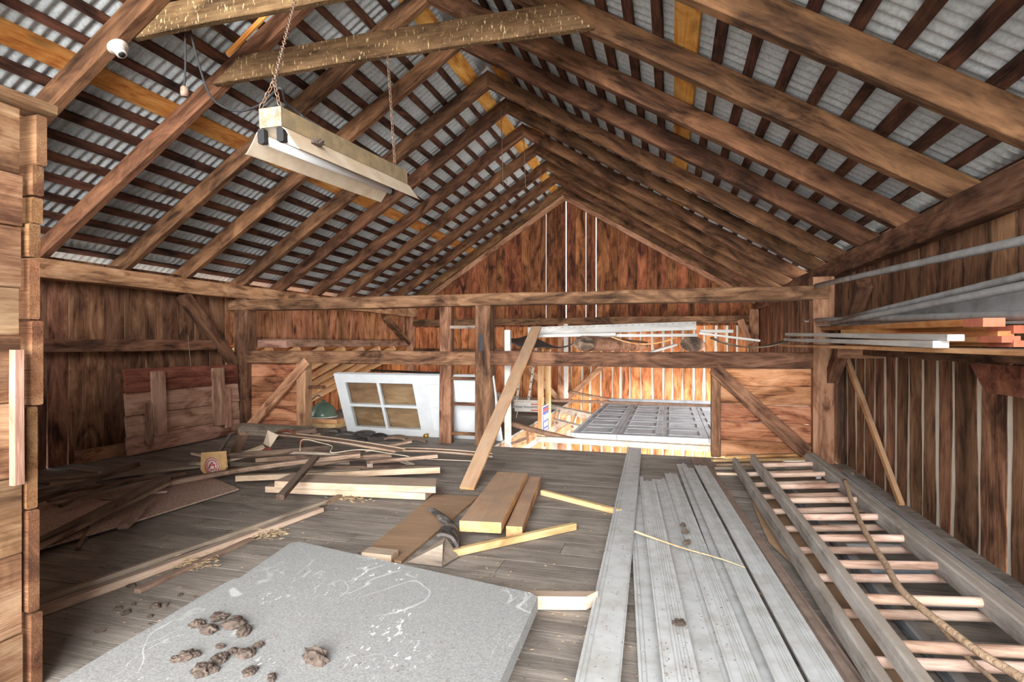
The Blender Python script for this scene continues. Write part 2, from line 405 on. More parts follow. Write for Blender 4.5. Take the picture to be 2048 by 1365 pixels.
# ---- roof: rafters, laths, corrugated sheets
ce = tag(empty('ceiling'), 'open gable roof of rafters, laths and corrugated metal sheets', 'ceiling', None, 'structure')
RY = [-0.45, 0.30, 1.05, 1.80, 2.55, 3.28, 3.98, 4.66, 5.46, 6.12, 6.88, 7.58, 8.32, 8.98, 9.68]
RD, RW = 0.135, 0.072
def slope(side):
    fx, fz = LP if side < 0 else RP
    e = (V((fx, 0, fz)) - V((RX, 0, RZ))); L = e.length; e.normalize()
    n = V((-e.z, 0, e.x)) if side > 0 else V((e.z, 0, -e.x))
    if n.z < 0: n = -n
    return e, n, L
for side in (-1, 1):
    e, n, L = slope(side)
    for yy in RY:
        p0 = V((RX, yy, RZ)) + n * RD / 2 + e * (-0.01); p1 = V((RX, yy, RZ)) + n * RD / 2 + e * (L + 0.16)
        o = beam('rafter', p0, p1, RW + R.uniform(-0.008, 0.008), RD + R.uniform(-0.01, 0.006), 'rafter_wood', ce, up=n, seg=12, jit=0.0035, ch=0.004)
        for vv in o.data.vertices:
            if vv.co.x < 0.01: vv.co.x = 0.01 - n.x / e.x * (RD / 2 + vv.co.z)
    # laths on top of the rafters
    s = 0.10; k = 0
    while s < L + 0.12:
        p = V((RX, 0, RZ)) + n * (RD + 0.013) + e * s
        mat, wd, nm = 'purlin_wood', R.uniform(0.052, 0.068), 'lath'
        if k == 0: mat, wd, nm = 'bright_board', 0.15, 'ridge_board'
        xx = p.x
        if (side < 0 and abs(xx + 3.52) < 0.085) or (side > 0 and abs(xx - 0.02) < 0.085): mat, wd, nm = 'bright_board', 0.14, 'new_board'
        beam(nm, (p.x, YN, p.z), (p.x, YG + 0.2, p.z), wd, 0.022, mat, ce, up=n, seg=18, jit=0.003, wavy=0.002)
        s += 0.183 if k else 0.17; k += 1
    # corrugated sheets
    per, amp = 0.068, 0.0115; wdt = per * 10; nseg = 80; Ls = L + (0.195 if side < 0 else 0.36) + 0.02
    vs, fs = [], []
    for a in range(2):
        for b in range(nseg + 1):
            yy = wdt * 1.03 * b / nseg
            vs.append((a * Ls, yy, amp * math.cos(2 * math.pi * yy / per)))
    for b in range(nseg): fs.append((b, b + 1, nseg + 2 + b, nseg + 1 + b))
    me = mesh('roof_sheet', vs, fs); me.materials.append(MATS['galvanized'])
    for p in me.polygons: p.use_smooth = True
    cnt = int((YG + 0.25 - YN) / wdt) + 1
    for j in range(cnt):
        o0 = V((RX, YN - 0.1 + j * wdt, RZ)) + n * (RD + 0.026 + amp + (0.0015 if j % 2 else 0)) - e * 0.02
        M = fmat(o0, e, n)
        if M.to_3x3().col[1].y < 0:            # keep local Y running into the barn
            M = fmat(o0 + V((0, wdt, 0)), e, n)
        same('roof_sheet', me, ce, M)
for side in (-1, 1):
    e, n, L = slope(side); p = V((RX, 0, RZ)) + n * (RD + 0.055); q = p + e * 0.24; p = p - e * 0.12
    c = (p + q) / 2
    beam('ridge_cap', (c.x, YN - 0.1, c.z), (c.x, YG + 0.2, c.z), 0.36, 0.004, 'galvanized', ce, up=n)
def tie(yy, z, mat, ww=0.045, hh=0.165):
    e, n, L = slope(-1); t = (RZ - z) / -e.z; xl = RX + e.x * t
    e, n, L = slope(1); t = (RZ - z) / -e.z; xr = RX + e.x * t
    o = beam('collar_tie', (xl - 0.03, yy, z + hh / 2), (xr + 0.03, yy, z + hh / 2), ww, hh, mat, ce, seg=14, jit=0.004, ch=0.004, bow=0.012)
    Lt = xr - xl + 0.06                      # ends cut to the roof slope
    for vv in o.data.vertices:
        k = (vv.co.z + hh / 2) * 1.5
        if vv.co.x < 0.01: vv.co.x += k
        elif vv.co.x > Lt - 0.01: vv.co.x -= k
tie(3.28 - RW / 2 - 0.024, 2.80, 'stained_tie'); tie(2.55 + RW / 2 + 0.026, 2.80, 'stained_tie')

# ---- wall plates
def plate_l():
    beam('plate', (XL + 0.10, YN, 1.58), (XL + 0.10, YG, 1.58), 0.16, 0.145, 'pale_beam', wl, seg=24, jit=0.006, ch=0.006)
wl = tag(empty('wall_left'), 'left side wall of dark vertical boards under a hewn plate', 'wall', None, 'structure')
plate_l()
y = -1.2; gaps = {round(yat(137, XL), 1): 0.006, round(yat(95, XL), 1): 0.006}
ys = [y]
while y < YG: y += R.uniform(0.17, 0.225); ys.append(y)
for g in (yat(137, XL), yat(95, XL)):           # the two bright slits lie on a joint
    j = min(range(len(ys)), key=lambda q: abs(ys[q] - g)); ys[j] = g
for a, b in zip(ys[:-1], ys[1:]):
    slit = any(abs(b - g) < 1e-6 for g in (yat(137, XL), yat(95, XL)))
    if b <= YB + 0.1:
        o = beam('wall_board', (XL - 0.012, (a + b) / 2, -0.25), (XL - 0.012, (a + b) / 2, 1.70), b - a - 0.004, 0.024, 'wall_left_wood', wl, up=(1, 0, 0), seg=6, jit=0.0003, ch=0.003)
        if not slit: box('batten', (XL - 0.044, b - 0.03, -0.25), (XL - 0.026, b + 0.03, 1.70), 'dark_wood', wl)  # unseen backing strip, added to keep daylight out of the joint
        if slit:
            for vv in o.data.vertices:
                if vv.co.x < 0.75 and vv.co.y < 0: vv.co.y += 0.006 * max(0, 1 - vv.co.x / 0.75)
                if vv.co.x < 0.75 and vv.co.y > 0.05: vv.co.y -= 0.007 * max(0.25, 1 - vv.co.x / 0.75)
    else:
        beam('wall_board', (XL - 0.012, (a + b) / 2, 1.0), (XL - 0.012, (a + b) / 2, 1.70), b - a - 0.0005, 0.024, 'siding_wood', wl, up=(1, 0, 0), seg=2, ch=0.006)
# girts, brace and sill on the left wall
g0, g1 = onX(64, 693, XL + 0.05), onX(425, 691, XL + 0.05)
beam('girt', (XL + 0.05, YN, 0.985), (XL + 0.05, g1.y, 0.985), 0.09, 0.105, 'beam_wood', wl, seg=10, jit=0.003, ch=0.004)
box('girt', (XL, YB + 0.1, 0.955), (XL + 0.1, YG - 0.1, 1.06), 'hatch_wood', wl, seg=8, jit=0.003, ch=0.004)
box('sill', (XL, 3.55, 0.0), (XL + 0.09, YB - 0.1, 0.10), 'pale_beam', wl, seg=8, jit=0.004, ch=0.004)
beam('brace', onX(365, 590, XL + 0.10), onX(478, 738, XL + 0.10), 0.10, 0.10, 'beam_wood', wl, up=(1, 0, 0), seg=4, jit=0.003, ch=0.004)
beam('brace', (XL + 0.1, 8.75, 1.45), (XL + 0.1, 9.6, 1.02), 0.08, 0.09, 'beam_wood', wl, up=(1, 0, 0), ch=0.004)

wr = tag(empty('wall_right'), 'right side wall of waney-edged vertical boards with pale gaps', 'wall', None, 'structure')
beam('plate', (XR + 0.02, YN, 1.628), (XR + 0.02, YG, 1.628), 0.16, 0.15, 'beam_wood', wr, seg=40, jit=0.008, ch=0.006)
y = -1.2
while y < YB + 0.05:
    wd = R.uniform(0.17, 0.26)
    beam('wall_board', (XR + 0.055, y + wd / 2, -0.2), (XR + 0.055, y + wd / 2, 1.03), wd - 0.032, 0.011, 'wall_right_wood', wr, up=(-1, 0, 0), seg=26, wavy=0.012, ch=0.002)
    y += wd
y = -1.2
while y < YG:
    wd = R.uniform(0.17, 0.26)
    for (za, zb_) in (((1.0, 1.72),) if y < YB - wd else (((-0.02, 0.14), (0.78, 1.72)) if 6.0 < y < 8.9 else ((-0.02, 1.72),))):  # boards cut back for the added, unseen opening that lets in the fill
        beam('wall_board', (XR + 0.029, y + wd / 2, za), (XR + 0.029, y + wd / 2, zb_), wd - 0.0005, 0.026, 'wall_right_wood', wr, up=(-1, 0, 0), seg=4, ch=0.005)
    y += wd
box('sheathing', (XR + 0.0525, YN, -0.25), (XR + 0.071, YB + 0.1, 1.1), 'sheathing_pale', wr)
box('unseen_opening_header', (XR - 0.01, 5.9, 0.74), (XR + 0.07, 9.1, 0.80), 'pale_beam', wr, ch=0.004)  # top of the added, unseen opening
box('lintel', (XR + 0.0, YB + 0.1, -0.2), (XR + 0.12, YG, -0.03), 'pale_beam', wr, ch=0.004)
beam('brace', onX(1662, 762, XR - 0.06), onX(1728, 566, XR - 0.06), 0.10, 0.09, 'beam_wood', wr, up=(-1, 0, 0), seg=4, jit=0.003, ch=0.004)
beam('stay', onX(1690, 708, XR + 0.02), onX(1803, 1012, XR + 0.02), 0.045, 0.03, 'orange_pine', wr, up=(-1, 0, 0), seg=3, jit=0.002, ch=0.002)

# ---- far gable
wb = tag(empty('wall_back'), 'far gable wall of red-brown vertical boards with bright slits', 'wall', None, 'structure')
def roofz(x):
    if x < RX: return LP[1] + (x - LP[0]) * (RZ - LP[1]) / (RX - LP[0])
    return RP[1] + (RP[0] - x) * (RZ - RP[1]) / (RP[0] - RX)
slits = {xat(1132, YG): 0.012, xat(1192, YG): 0.010, xat(1092, YG): 0.003, xat(1172, YG): 0.003}
xs = [XL - 0.1]
while xs[-1] < XR + 0.1: xs.append(xs[-1] + R.uniform(0.13, 0.19))
for s_ in slits:
    j = min(range(len(xs)), key=lambda q: abs(xs[q] - s_)); xs[j] = s_
xs.sort()
for a, b in zip(xs[:-1], xs[1:]):
    if b - a < 0.02: continue
    gl = slits.get(a, 0) / 2; gr = slits.get(b, 0) / 2
    c = (a + b) / 2; top = min(roofz(a), roofz(b)) + 0.14
    o = beam('gable_board', (c + (gl - gr) / 2, YG + 0.012, 1.30), (c + (gl - gr) / 2, YG + 0.012, top), b - a - gl - gr - 0.003, 0.024, 'gable_wood', wb, up=(0, -1, 0), seg=6, ch=0.003)
    if gr == 0: box('batten', (b - 0.03, YG + 0.026, 1.30), (b + 0.03, YG + 0.042, roofz(b) + 0.14), 'dark_wood', wb)  # unseen strip added behind the joint so no sky shows through
    d = (roofz(b) - roofz(a))
    for vv in o.data.vertices:
        if vv.co.x > (top - 1.30) - 0.02: vv.co.x += (max(roofz(a), roofz(b)) - min(roofz(a), roofz(b))) * (1 if ((vv.co.y > 0) == (WM[o].to_3x3().col[1].x * d > 0)) else 0)
x = XL - 0.1
while x < XR + 0.1:
    wd = R.uniform(0.14, 0.2)
    if x > -1.75: beam('gable_board', (x + wd / 2, YG + 0.01, -2.6), (x + wd / 2, YG + 0.01, 1.30), wd - 0.04, 0.018, 'gable_low_wood', wb, up=(0, -1, 0), seg=40, wavy=0.014, ch=0.003)
    else: beam('gable_board', (x + wd / 2, YG + 0.01, -0.1), (x + wd / 2, YG + 0.01, 1.30), wd - 0.003, 0.024, 'gable_low_wood', wb, up=(0, -1, 0), seg=12, wavy=0.002, ch=0.003)
    x += wd
box('sheathing', (XL - 0.1, YG + 0.025, -2.6), (XR + 0.1, YG + 0.035, 1.34), 'sheathing_pale', wb)
e, n, L = slope(-1)
beam('gable_rafter', V((RX, YG - 0.045, RZ - 0.03)), V((RX, YG - 0.045, RZ - 0.03)) + e * (L + 0.05), 0.06, 0.11, 'pale_beam', wb, up=n, seg=8, jit=0.003, ch=0.004)
e, n, L = slope(1)
beam('gable_rafter', V((RX, YG - 0.045, RZ - 0.03)), V((RX, YG - 0.045, RZ - 0.03)) + e * (L + 0.05), 0.06, 0.11, 'pale_beam', wb, up=n, seg=8, jit=0.003, ch=0.004)
box('girt', (XL + 0.1, YG - 0.13, 1.335), (XR - 0.02, YG - 0.005, 1.455), 'beam_wood', wb, seg=20, jit=0.006, ch=0.004)
box('girt', (XL + 0.1, YG - 0.11, 0.80), (-2.4, YG - 0.005, 0.91), 'beam_wood', wb, seg=8, jit=0.003, ch=0.004)
box('post', (XL + 0.02, YG - 0.14, 0.0), (XL + 0.16, YG - 0.005, 1.51), 'pale_beam', wb, seg=6, jit=0.003, ch=0.004)
box('post', (XR - 0.14, YG - 0.14, -2.6), (XR + 0.0, YG - 0.005, 1.55), 'pale_beam', wb, seg=6, jit=0.003, ch=0.004)
xp = xat(1124, YG - 0.1)
box('post', (xp - 0.07, YG - 0.13, -2.6), (xp + 0.07, YG - 0.005, 1.335), 'pale_beam', wb, seg=8, jit=0.004, ch=0.004)
beam('brace', onY(1055, 738, YG - 0.08), onY(1118, 798, YG - 0.08), 0.1, 0.06, 'pale_beam', wb, up=(0, -1, 0), ch=0.004)
beam('brace', onY(1210, 728, YG - 0.08), onY(1132, 800, YG - 0.08), 0.1, 0.06, 'pale_beam', wb, up=(0, -1, 0), ch=0.004)
beam('brace', onY(1480, 640, YG - 0.2), onY(1500, 688, YG - 0.2), 0.1, 0.08, 'pale_beam', wb, up=(0, -1, 0), ch=0.004)

# ---- the timber bent between loft and far bay
wm = tag(empty('wall_middle'), 'open timber frame with posts, tie beams and board infill', 'wall', None, 'structure')
def X(u): return xat(u, YB)
def vpost(name, u0, u1, z0, z1, dep=0.13, mat='beam_wood', yc=YB, **kw):
    kw = dict(dict(seg=10, jit=0.003, ch=0.005), **kw)
    return box(name, (X(u0), yc - dep / 2, z0), (X(u1), yc + dep / 2, z1), mat, wm, **kw)
vpost('post', 478, 503, 0, 1.505, 0.16)
vpost('post', 1622, 1664, 0, 1.56, 0.16, 'pale_beam')
vpost('post', 955, 985, 0.002, 1.372, 0.16, 'beam_wood', YB)
vpost('post', 882, 905, 0.002, 1.372, 0.09, 'beam_wood', YB)
vpost('stud', 1422, 1441, 0.0, 0.787, 0.09)
vpost('stud', 599, 617, 0.0, 0.787, 0.12, 'pale_beam')
box('tie_beam', (X(468), YB - 0.085, 1.372), (X(1652), YB + 0.085, 1.49), 'beam_wood', wm, seg=30, jit=0.005, ch=0.006)
box('cross_beam', (X(503), YB - 0.07, 0.787), (X(955), YB + 0.06, 0.925), 'beam_wood', wm, seg=20, jit=0.004, ch=0.006)
box('cross_beam', (X(985), YB - 0.07, 0.787), (X(1622), YB + 0.06, 0.925), 'beam_wood', wm, seg=24, jit=0.006, ch=0.006)
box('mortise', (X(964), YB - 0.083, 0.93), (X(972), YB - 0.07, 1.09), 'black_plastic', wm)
beam('brace', onY(616, 722, YB - 0.05), onY(494, 862, YB - 0.05), 0.10, 0.06, 'pale_beam', wm, up=(0, -1, 0), seg=5, jit=0.004, ch=0.004)
beam('brace', onY(1428, 738, YB - 0.05), onY(1612, 905, YB - 0.05), 0.115, 0.06, 'beam_wood', wm, up=(0, -1, 0), seg=5, jit=0.003, ch=0.004)
z = 0.0
for hgt in (0.15, 0.16, 0.155, 0.165, 0.165):
    box('siding_board', (X(503), YB + 0.0, z + 0.002), (X(600), YB + 0.022, z + hgt), 'siding_wood', wm, ch=0.004, seg=3, jit=0.001)
    box('siding_board', (X(1440), YB + 0.0, z + 0.002), (X(1622), YB + 0.022, z + hgt), 'siding_wood', wm, ch=0.004, seg=4, jit=0.001)
    z += hgt
# ladder rungs nailed between stud and post
for v_ in (655, 757, 808, 867):
    p = onY(930, v_, YB)
    box('rung', (X(903), YB - 0.045, p.z - 0.016), (X(958), YB - 0.018, p.z + 0.016), 'grey_wood' if v_ == 655 else 'beam_wood', wm, ch=0.003)
# cross pieces above the cross beam at the left
box('rail', (X(503), YB + 0.10, 0.955), (X(560), YB + 0.14, 0.956 + 0.08), 'hatch_wood', wm, ch=0.003)

# ---- weathered bin corner at the near left
wp = tag(empty('wall_bin', (-1.78, 0, 0)), 'weathered plank bin corner with rough sawn board ends', 'wall', None, 'structure')
XP = -1.78; yc = yat(46, XP)
z = 0.0; k = 0
for top in (0.17, 0.40, 0.62, 0.83, 1.02, 1.155, 1.33, 1.48, 1.67):
    off = R.uniform(-0.012, 0.0)
    box('bin_plank', (XP - 0.028, YN, z + 0.003), (XP + R.uniform(-0.004, 0.002), yc + off + 0.0, top), 'weathered_end', wp, seg=14, jit=0.0025, ch=0.003)
    z = top
z = 0.0
for top, o_ in ((0.22, 0.012), (0.52, 0.004), (0.82, 0.002), (1.07, 0.016), (1.25, 0.014), (1.35, 0.004), (1.43, 0.02), (1.52, 0.014), (1.67, 0.022)):
    beam('bin_end_plank', (-4.7, yc + 0.02 + o_, (z + top) / 2), (XP + R.uniform(-0.006, 0.012), yc + 0.02 + o_, (z + top) / 2), 0.030, top - z - 0.006, 'sawn_end', wp, seg=10, jit=0.002, ch=0.004)
    z = top
box('batten', (XP, yat(18, XP), onX(18, 972, XP).z), (XP + 0.022, yat(40, XP), onX(30, 700, XP).z), 'hatch_wood', wp, seg=3, jit=0.002, ch=0.002)
beam('cap_board', (XP - 0.02, YN, 1.69), (XP - 0.02, yat(98, XP), 1.69), 0.11, 0.028, 'weathered_end', wp, seg=8, jit=0.003, ch=0.003)

# ================================================================== things
# ---- planks on the floor and in the heap: ends given where they lie, z = height of the centre line
def plank(u0, v0, z0, u1, v1, z1, wd, th, mat, label, cat='board', group=None, name='loose_board', up=(0, 0, 1), **kw):
    kw = dict(dict(seg=6, jit=0.002, ch=0.0015), **kw)
    return tag(beam(name, onZ(u0, v0, z0), onZ(u1, v1, z1), wd, th, mat, None, up, **kw), label, cat, group)

# fibreboard sheet under the left heap
tag(slab('fiberboard_sheet', [onZ(478, 978, .022), onZ(268, 1043, .024), onZ(30, 1112, .03), onZ(20, 1010, .03), onZ(398, 944, .022)], 0.010, 'fiberboard'),
    'large speckled pinkish fibreboard sheet lying under the heap of laths', 'board')
HEAP = 'old laths in the heap by the left wall'
plank(40, 1014, .085, 276, 929, .15, .035, .03, 'dark_wood', 'dark charred lath lying slantwise on the fibreboard sheet, rough upper end', 'lath', HEAP, 'lath')
plank(40, 987, .07, 400, 934, .075, .05, .018, 'grey_wood', 'long blue-grey lath between the fibreboard sheet and left wall', 'lath', HEAP, 'lath', bow=.02)
plank(40, 996, .045, 372, 949, .05, .05, .018, 'brown_wood', 'orange-brown lath tucked under the blue-grey lath', 'lath', HEAP, 'lath')
plank(95, 1003, .058, 333, 957, .062, .045, .015, 'grey_wood', 'thin grey lath lying flat along the fibreboard sheet', 'lath', HEAP, 'lath')
plank(45, 1104, .05, 334, 955, .14, .045, .035, 'dark_wood', 'long dark square stick slanting up across the fibreboard sheet', 'stick', HEAP, 'lath')
plank(60, 1100, .055, 330, 968, .07, .06, .02, 'brown_wood', 'brown board under the long dark stick on the fibreboard', 'board', HEAP)
plank(100, 967, .02, 290, 945, .02, .10, .014, 'pine_wood', 'pale thin board lying flat by the left wall', 'board', HEAP)
plank(140, 936, .02, 200, 945, .02, .03, .01, 'pine_wood', 'short pale sliver on the dusty floor by the left wall', 'sliver', None, 'sliver')
plank(246, 1054, .05, 310, 1002, .07, .05, .025, 'brown_wood', 'short splintered brown stick lying on the edge of the fibreboard', 'stick', None, 'splintered_stick', tw=.015, jit=.005, seg=8)
plank(155, 1097, .015, 179, 1051, .03, .02, .012, 'brown_wood', 'small orange sliver leaning off the fibreboard edge', 'sliver', None, 'sliver', tw=.008)
plank(200, 995, .04, 235, 998, .04, .022, .012, 'pine_wood', 'small pinkish wood chip on the fibreboard sheet', 'chip', 'wood chips on the fibreboard', 'wood_chip')
plank(292, 987, .04, 333, 984, .045, .02, .012, 'pine_wood', 'small pinkish wood chip on the fibreboard sheet', 'chip', 'wood chips on the fibreboard', 'wood_chip')
plank(330, 968, .05, 720, 911, .16, .055, .03, 'brown_wood', 'long brown lath running from fibreboard to the siding strips', 'lath', HEAP, 'lath', bow=.02, seg=10)
plank(330, 952, .04, 420, 940, .05, .06, .03, 'dark_wood', 'dark short board beside the wooden plaque', 'board', HEAP)
plank(382, 927, .10, 560, 931, .10, .04, .022, 'grey_wood', 'pale grey lath crossing in front of the wooden plaque', 'lath', HEAP, 'lath')
plank(386, 907, .16, 445, 921, .14, .035, .02, 'pine_wood', 'short pale board end sticking up behind the plaque', 'board', HEAP)
plank(445, 914, .15, 662, 896, .19, .05, .04, 'dark_wood', 'dark weathered pole tied with white string', 'pole', HEAP, 'pole', ch=.012)
plank(513, 921, .11, 722, 906, .15, .045, .03, 'brown_wood', 'brown rough stick below the tied dark pole', 'stick', HEAP, 'stick')
plank(625, 930, .09, 782, 910, .13, .05, .03, 'brown_wood', 'brown split stick leaning on the heap beside siding strips', 'stick', HEAP, 'stick', bow=.01)
plank(600, 944, .05, 720, 940, .05, .07, .02, 'grey_wood', 'grey board under the heap behind the pine planks', 'board', HEAP)
plank(627, 934, .075, 880, 935, .05, .045, .022, 'dark_wood', 'dark thin lath lying behind the long pale board', 'lath', HEAP, 'lath')
plank(740, 925, .10, 875, 913, .12, .035, .025, 'brown_wood', 'rough brown stick resting under the reddish siding strip', 'stick', HEAP, 'stick', jit=.004)
plank(735, 912, .10, 740, 932, .08, .04, .03, 'grey_wood', 'short grey offcut wedged in the heap near siding strips', 'offcut', None, 'offcut')
plank(800, 922, .08, 826, 931, .03, .035, .03, 'grey_wood', 'short blunt grey stub under the rough brown stick', 'offcut', None, 'offcut')
plank(730, 902, .17, 822, 884, .21, .04, .02, 'brown_wood', 'broken jagged brown slat lying over the siding strips', 'slat', None, 'slat', jit=.005)
plank(473, 957, .055, 880, 940, .075, .045, .04, 'pine_wood', 'long pale squared board resting behind the pine plank stack', 'board', None)
plank(561, 995, .135, 632, 914, .21, .045, .028, 'dark_wood', 'short dark brown stake leaning across the heap, charred lower end', 'stake', None, 'stake')
plank(566, 962, .085, 872, 972, .085, .21, .042, 'pine_wood', 'wide dusty pine plank on top of another plank', 'plank', 'stacked pine planks', 'pine_plank', cut1=-.05)
plank(548, 972, .041, 860, 986, .041, .20, .042, 'pine_wood', 'wide dusty pine plank under another plank', 'plank', 'stacked pine planks', 'pine_plank')
plank(60, 1214, .02, 648, 1007, .02, .045, .035, 'grey_wood', 'long rounded grey moulding on floor next to pale moulding', 'moulding', None, 'moulding', ch=.012, seg=10)
plank(55, 1233, .016, 641, 1020, .016, .05, .03, 'pine_wood', 'long pale moulding lying on floor beside the rounded grey one', 'moulding', None, 'moulding', ch=.006, seg=10)
plank(275, 1183, .01, 503, 1078, .01, .035, .016, 'brown_wood', 'thin brown lath on floor in front of the pale moulding', 'lath', None, 'lath')
plank(652, 1006, .015, 689, 991, .015, .03, .03, 'brown_wood', 'short brown stick at the far end of the mouldings', 'stick', None, 'stick')
HX2 = [(70, 962, .03, 250, 951, .03, .05, 'grey_wood', 'short grey board lying along the left wall'),
    (120, 1012, .07, 262, 962, .085, .03, 'dark_wood', 'thin dark lath crossing the grey laths'),
    (340, 946, .03, 470, 938, .04, .07, 'dark_wood', 'dark flat board just under the plaque'),
    (430, 948, .03, 560, 938, .035, .06, 'grey_wood', 'flat grey board in front of the plaque'),
    (470, 944, .08, 600, 926, .09, .03, 'brown_wood', 'thin brown lath beside the pale squared board'),
    (560, 936, .06, 700, 926, .08, .045, 'grey_wood', 'grey weathered lath crossing behind the dark stake'),
    (640, 922, .12, 800, 918, .10, .03, 'dark_wood', 'thin dark stick below the siding strips'),
    (560, 906, .16, 700, 912, .15, .04, 'grey_wood', 'grey lath lying under the string-tied pole'),
    (700, 940, .03, 812, 932, .03, .05, 'brown_wood', 'flat brown board behind the pine planks'),
    (455, 922, .11, 540, 905, .15, .03, 'pine_wood', 'short pale stick near the cream carton')]
for (a0, a1, a2, b0, b1, b2, ww_, mm_, ll_) in HX2: plank(a0, a1, a2, b0, b1, b2, ww_, .02, mm_, ll_, 'lath', HEAP, 'lath', jit=.003, bow=.01)
# lower boards at the back of the heap
box('sill_board', (X(497), YB - .16, .0), (X(640), YB - .075, .12), 'grey_wood', wm, seg=4, jit=.002, ch=.003)
plank(470, 905, .05, 488, 868, .24, .07, .03, 'hatch_wood', 'short thick wood block leaning by the left post', 'block', None, 'wood_block')
plank(432, 915, .04, 462, 868, .24, .035, .02, 'grey_wood', 'narrow grey slat leaning beside the thick block', 'slat', None, 'slat')
# reddish siding strips with a white cord
def siding(u0, v0, z0, u1, v1, z1, label):
    a, b = onZ(u0, v0, z0), onZ(u1, v1, z1); t = empty('siding_strip', a, label, 'siding', 'reddish siding strips')
    d = (b - a).normalized(); s = d.cross(V((0, 0, 1))).normalized()
    if s.y > 0: s = -s
    beam('face', a, b, .13, .008, 'brown_wood', t, up=(0, 0, 1), seg=8, bow=.012)
    beam('upper_lip', a - s * .055 + V((0, 0, .007)), b - s * .055 + V((0, 0, .007)), .012, .007, 'pine_wood', t, bow=.012, seg=8)
    beam('lower_lip', a + s * .055 + V((0, 0, .006)), b + s * .055 + V((0, 0, .006)), .008, .006, 'pine_wood', t, bow=.012, seg=8)
siding(548, 868, .22, 800, 902, .19, 'reddish siding strip lying on the heap beside the cream carton')
siding(780, 900, .12, 985, 912, .06, 'reddish siding strip ending at the foot of the leaning plank')
tag(tube('cord', curve([onZ(600, 902, .2), onZ(605, 880, .25), onZ(640, 886, .235), onZ(664, 893, .225), onZ(664, 906, .2), onZ(722, 900, .19), onZ(790, 909, .14), onZ(850, 918, .1), onZ(930, 922, .04), onZ(960, 923, .03)]), .003, 'string', n=5),
    'thin white cord strung along the siding strips', 'cord')

# carton, hoop, plaque
ct = empty('carton', onZ(540, 890, .1), 'cream cardboard carton folded open on the heap', 'carton')
slab('flap', [onZ(527, 888, .16), onZ(536, 861, .28), onZ(557, 871, .25), onZ(541, 895, .15)], .003, 'carton_cream', ct)
slab('panel', [onZ(448, 918, .11), onZ(525, 890, .16), onZ(530, 895, .15), onZ(515, 910, .11)], .003, 'carton_cream', ct)
slab('red_flap', [onZ(513, 909, .12), onZ(530, 896, .155), onZ(541, 896, .155), onZ(543, 906, .12)], .003, 'carton_red', ct)
hp = empty('hoop_basket', onZ(560, 897, .1), 'half-round brown wooden hoop basket beside the cream carton', 'basket')
c0 = onZ(568, 893, .12)
pts = [c0 + V((-.16 * math.cos(a), .03, .13 * math.sin(a))) for a in [math.pi * k / 12 for k in range(13)]]
tube('hoop', pts, .012, 'red_plank', hp, n=6)
for k in range(1, 6):
    a = math.pi * k / 6; p = c0 + V((-.15 * math.cos(a), .03, .12 * math.sin(a)))
    beam('slat', p, p + V((.02, .28, -.01)), .05, .006, 'brown_wood', hp, up=(-math.cos(a), 0, math.sin(a)))
pq = empty('plaque', onZ(425, 955, .02), 'tan wooden plaque with a round red emblem propped in the heap', 'plaque')
pc = onZ(425, 930, .12); yv = pc.y
def pl(u, v): return onY(u, v, yv)
me_pts = [(402, 906), (449, 903), (452, 936), (443, 950), (412, 953), (401, 940)]
P = [pl(*q) for q in me_pts]
vs = P + [p + V((0, .018, 0)) for p in P]; o0 = P[0].copy(); vs = [p - o0 for p in vs]; kq = len(P)
obj('panel', fixn(mesh('panel', vs, [tuple(range(kq)), tuple(reversed(range(kq, 2 * kq)))] + [(i, (i + 1) % kq, kq + (i + 1) % kq, kq + i) for i in range(kq)])), 'plaque_wood', pq, Matrix.Translation(o0))
ec = pl(425, 933) - V((0, .002, 0))
Me = fmat(ec, (1, 0, 0), (0, -1, 0))
lathe('emblem_disc', [(.001, 0), (.068, 0), (.068, .002), (.001, .002)], 'emblem_white', pq, Me, 28)
for r0 in (.062, .046):
    ring = [Me @ V((r0 * math.cos(2 * math.pi * k / 28), r0 * math.sin(2 * math.pi * k / 28), .002)) for k in range(29)]
    tube('emblem_ring', ring, .0035, 'emblem_red', pq, n=5)
for (ax, ay, bx, by) in ((-.03, -.02, 0, .03), (0, .03, .03, -.02), (-.02, 0, .03, .01), (-.01, -.03, .02, -.025)):
    tube('emblem_mark', [Me @ V((ax, ay, .002)), Me @ V(((ax + bx) / 2, (ay + by) / 2 + .006, .002)), Me @ V((bx, by, .002))], .005, 'emblem_red', pq, n=5)

# bark scraps by the white door
for k, (u, v, s_) in enumerate(((692, 868, .08), (727, 867, .09), (712, 879, .08), (664, 864, .06), (757, 874, .06), (792, 876, .09), (832, 882, .08))):
    c = onZ(u, v, .035 if k < 5 else .03)
    tag(beam('bark_scrap', c - V((s_ * 1.2, .02, 0)), c + V((s_ * 1.2, .03, R.uniform(-.02, .02))), .11, .02, 'bark' if k < 5 else 'brown_wood', None, seg=7, jit=.012, wavy=.01, bow=.02),
        'ragged strip of dark bark lying under the white doors' if k < 5 else 'curled brown bark strip beside the brass knobs', 'bark', 'bark scraps under the white doors' if k < 5 else 'curled bark strips')

# ---- leaning plank
pf = onZ(934, 981, .0); tag(beam('leaning_plank', (pf.x, pf.y, 0.012), (pf.x + .02, 5.62, 1.17), .105, .022, 'orange_pine', seg=4, ch=.002),
    'long clean pine plank leaning on the cross beam', 'plank')

